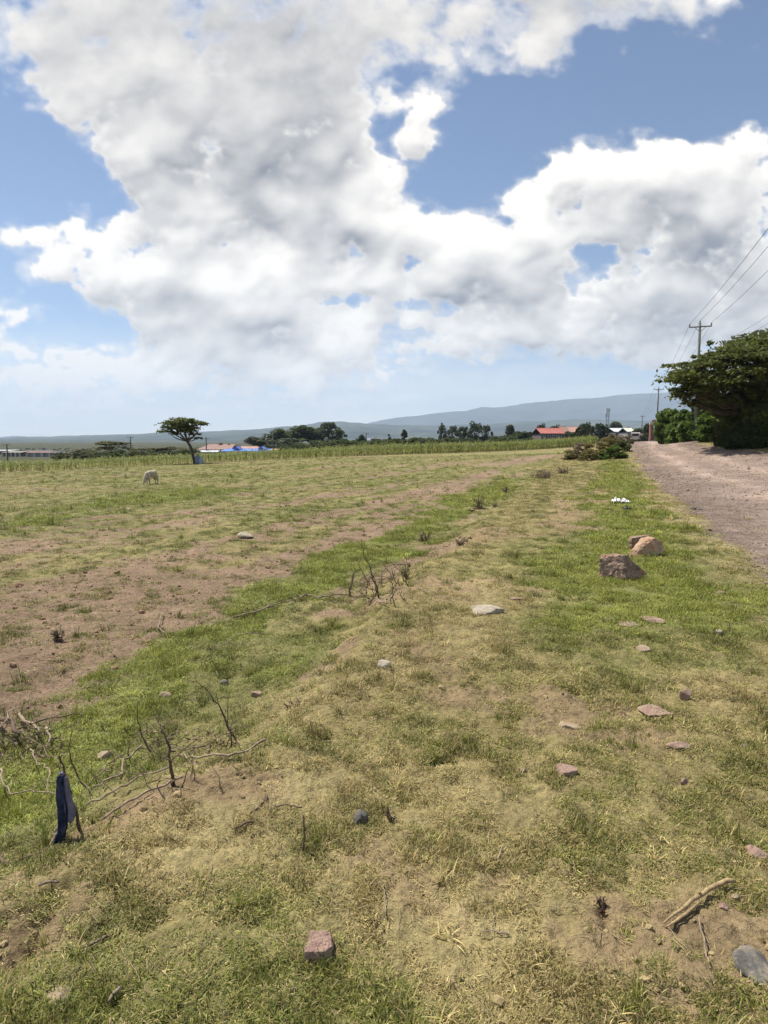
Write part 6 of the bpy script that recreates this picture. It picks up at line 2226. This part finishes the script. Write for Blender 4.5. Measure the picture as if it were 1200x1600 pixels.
# red gate posts at the bend of the road
d = ray(1020, HOR)
dist = 112.0
x, y = d[0] / d[1] * dist, dist
z0 = float(z_ground0(np.array([x]), np.array([y]))[0])
root = empty('gate', (x, y, z0))
red = plain('faded_red_paint', (.42, .17, .15), .7, .15, 2)
for s in (-.55, .45):
    o = MB().box(s - .14, s + .14, -.14, .14, -.2, 3.0).build('post', red, root)
    MB().box(s - .2, s + .2, -.2, .2, 3.003, 3.15).build('post_cap', WALL_PALE, o)
MB().box(-.75, .65, -.18, .18, 3.16, 3.42).build('lintel', WALL_PALE, root)
MB().box(-.4, .3, -.04, .04, .1, 2.2).build('gate_leaf', WALL_DARK, root)
MB().box(-.35, .35, -.06, .06, 3.43, 3.85).build('sign_board', red, root)
tag(root, 'narrow gate with faded red posts at the end of the hedge', 'gate')


# ------------------------------------------------------------------ skinned figures
def skinned(name, verts, edges, radii, mat, parent, root=0, sub=2):
    me = bpy.data.meshes.new(name)
    me.from_pydata(verts, edges, [])
    o = link(name, me, mat, parent)
    me.skin_vertices.new(name='skin') if hasattr(me.skin_vertices, 'new') and not me.skin_vertices else None
    md = o.modifiers.new('skin', 'SKIN')
    if not me.skin_vertices:
        bpy.context.view_layer.objects.active = o
    sv = me.skin_vertices[0].data
    for i, r in enumerate(radii):
        sv[i].radius = r if hasattr(r, '__len__') else (r, r)
        sv[i].use_root = (i == root)
    md.use_smooth_shade = True
    ms = o.modifiers.new('smooth', 'SUBSURF')
    ms.levels = ms.render_levels = sub
    return o


def make_sheep():
    p = GP(233, 757)
    root = empty('sheep', (p[0] + .1, p[1] + .1, p[2]), math.radians(243))
    root.scale = (.76, .76, .88)
    wool = plain('sheep_wool', (.50, .42, .31), .95, .22, 14, .02)
    face = plain('sheep_face', (.62, .57, .48), .9, .1, 10)
    # +x is forward: the animal grazes
    V = [(0, 0, .50), (.22, 0, .52), (.36, 0, .50), (.50, 0, .34), (.58, 0, .16), (.68, 0, .06), (-.22, 0, .52), (-.36, 0, .50), (-.44, 0, .40), (-.45, 0, .26)]
    E = [(0, 1), (1, 2), (2, 3), (3, 4), (4, 5), (0, 6), (6, 7), (7, 8), (8, 9)]
    R = [(.20, .21), (.20, .21), (.15, .17), (.095, .11), (.075, .08), (.045, .05), (.205, .215), (.18, .19), (.04, .035), (.025, .025)]
    for sx, i in ((.26, 1), (-.30, 7)):
        for s in (-1, 1):
            b = len(V)
            if sx > 0:
                V += [(sx + .04, s * .10, .36), (sx + .03, s * .10, .20), (sx + .02, s * .10, .02)]
            else:
                V += [(sx + .05, s * .11, .34), (sx - .06, s * .10, .19), (sx - .02, s * .10, .02)]
            E += [(i, b), (b, b + 1), (b + 1, b + 2)]
            R += [(.10, .10), (.042, .042), (.03, .034)]
    skinned('body', V, E, R, wool, root)
    # head and ears as pieces of their own look
    skinned('face', [(.55, 0, .20), (.64, 0, .10), (.70, 0, .04)], [(0, 1), (1, 2)], [(.07, .075), (.055, .06), (.035, .038)], face, root)
    for s in (-1, 1):
        MB().tube([(.54, s * .06, .22), (.53, s * .12, .20), (.54, s * .17, .16)], [.02, .03, .008], 6).build('ear', face, root, True)
    tag(root, 'cream woolly sheep grazing in the field with its head down', 'sheep')


def make_person():
    d = ray(1002, HOR)
    dist = 112.0
    x, y = d[0] / d[1] * dist, dist
    z0 = float(z_ground0(np.array([x]), np.array([y]))[0])
    root = empty('person', (x, y, z0), math.radians(8))
    skin = plain('skin', (.10, .055, .035), .6, .08, 6)
    shirt = plain('pale_pink_shirt', (.55, .44, .42), .9, .12, 6)
    trous = plain('dark_trousers', (.03, .03, .04), .9, .12, 6)
    V = [(0, 0, .98), (0, 0, 1.2), (0, -.01, 1.42), (0, 0, 1.52), (0, .01, 1.62), (0, .0, 1.72)]
    E = [(0, 1), (1, 2), (2, 3), (3, 4), (4, 5)]
    R = [(.15, .11), (.13, .10), (.15, .10), (.05, .05), (.085, .10), (.06, .07)]
    for s in (-1, 1):
        b = len(V)
        V += [(s * .19, 0, 1.42), (s * .24, -.03, 1.15), (s * .23, .08, .92), (s * .22, .11, .84)]
        E += [(2, b), (b, b + 1), (b + 1, b + 2), (b + 2, b + 3)]
        R += [(.055, .055), (.042, .042), (.032, .032), (.03, .04)]
        b = len(V)
        st = s * .14
        V += [(s * .09, 0, .90), (s * .10, st * .6, .50), (s * .10, st, .08), (s * .10, st + .12, .03)]
        E += [(0, b), (b, b + 1), (b + 1, b + 2), (b + 2, b + 3)]
        R += [(.085, .085), (.06, .06), (.04, .045), (.035, .03)]
    skinned('body', V, E, R, skin, root)
    SV = [(0, 0, .96), (0, 0, 1.2), (0, -.01, 1.42)]
    SE = [(0, 1), (1, 2)]
    SR = [(.175, .13), (.155, .12), (.165, .115)]
    for s in (-1, 1):
        b = len(SV)
        SV += [(s * .19, 0, 1.42), (s * .235, -.025, 1.2)]
        SE += [(2, b), (b, b + 1)]
        SR += [(.075, .075), (.062, .062)]
    skinned('shirt', SV, SE, SR, shirt, root)
    TV = [(0, 0, .97)]
    TE, TR = [], [(.155, .12)]
    for s in (-1, 1):
        b = len(TV)
        st = s * .14
        TV += [(s * .09, 0, .88), (s * .10, st * .6, .50), (s * .10, st, .12)]
        TE += [(0, b), (b, b + 1), (b + 1, b + 2)]
        TR += [(.10, .10), (.08, .08), (.065, .07)]
    skinned('trousers', TV, TE, TR, trous, root)
    MB().tube([(0, .015, 1.66), (0, .01, 1.74), (0, 0, 1.775)], [.10, .085, .03], 10).build('hair', plain('black_hair', (.012, .01, .009), .8, .1, 8), root, True)
    tag(root, 'person in a pale shirt and dark trousers walking at the end of the road', 'person')


def make_van():
    d = ray(992, HOR)
    dist = 128.0
    x, y = d[0] / d[1] * dist, dist
    z0 = float(z_ground0(np.array([x]), np.array([y]))[0])
    root = empty('van', (x, y, z0), math.radians(-20))
    paint = plain('dusty_white_paint', (.55, .50, .48), .45, .1, 2)
    dark = plain('tyre_rubber', (.02, .02, .02), .9, .1, 8)
    lamp = plain('red_lamp_glass', (.35, .03, .02), .3, .1, 4)
    W2, L2 = .80, 2.0
    prof = [(-L2, .35), (-L2, 1.0), (-L2 + .08, 1.78), (-L2 + .3, 1.88), (L2 - 1.3, 1.88), (L2 - .75, 1.2), (L2 - .05, 1.0), (L2, .7), (L2, .35)]
    V = [(-W2, a, b) for a, b in prof] + [(W2, a, b) for a, b in prof]
    n = len(prof)
    F = [tuple(range(n)), tuple(reversed(range(n, 2 * n)))] + [(i, i + n, (i + 1) % n + n, (i + 1) % n)[::-1] for i in range(n)]
    body = MB().add(V, F).build('body', paint, root)
    bv = body.modifiers.new('edge', 'BEVEL')
    bv.width = .07
    bv.segments = 2
    MB().box(-.62, .62, -L2 - .02, -L2 + .11, 1.12, 1.68).build('rear_window', GLASS, root)
    for s in (-1, 1):
        MB().box(s * (W2 + .012) - .012, s * (W2 + .012) + .012, -1.5, .5, 1.15, 1.65).build('side_window', GLASS, root)
        MB().box(s * .68 - .09, s * .68 + .09, -L2 - .03, -L2 + .05, .75, 1.05).build('tail_light', lamp, root)
        for yy_ in (-1.25, 1.2):
            o = MB().tube([(s * .80 - .1, yy_, .31), (s * .80 + .1, yy_, .31)], .31, 18).build('wheel', dark, root)
            MB().tube([(s * .80 - .105, yy_, .31), (s * .80 + .105, yy_, .31)], .17, 12).build('rim', STEEL, o)
    MB().box(-.78, .78, -L2 - .10, -L2 + .05, .36, .56).build('bumper', plain('grey_bumper', (.12, .12, .12), .7, .1, 3), root)
    MB().box(-.26, .26, -L2 - .115, -L2 - .102, .40, .52).build('number_plate', plain('yellow_plate', (.6, .5, .1), .6, .05, 3), root)
    tag(root, 'dusty whitish van seen from behind at the far end of the road', 'van')


make_sheep()
make_person()
make_van()
# ------------------------------------------------------------------ air
def make_haze():
    mb = MB().box(-13500, 13500, -11500, 13500, -60, 880)
    m, t = mat_new('haze_air')
    v = t.n('ShaderNodeVolumePrincipled', {'Color': (.66, .80, 1.0, 1), 'Density': 1.05e-4, 'Anisotropy': .1})
    t.n('ShaderNodeOutputMaterial', {'Volume': v.outputs[0]})
    tag(mb.build('haze', m), 'thin bluish haze in the distant air', 'haze', kind='stuff')


make_haze()
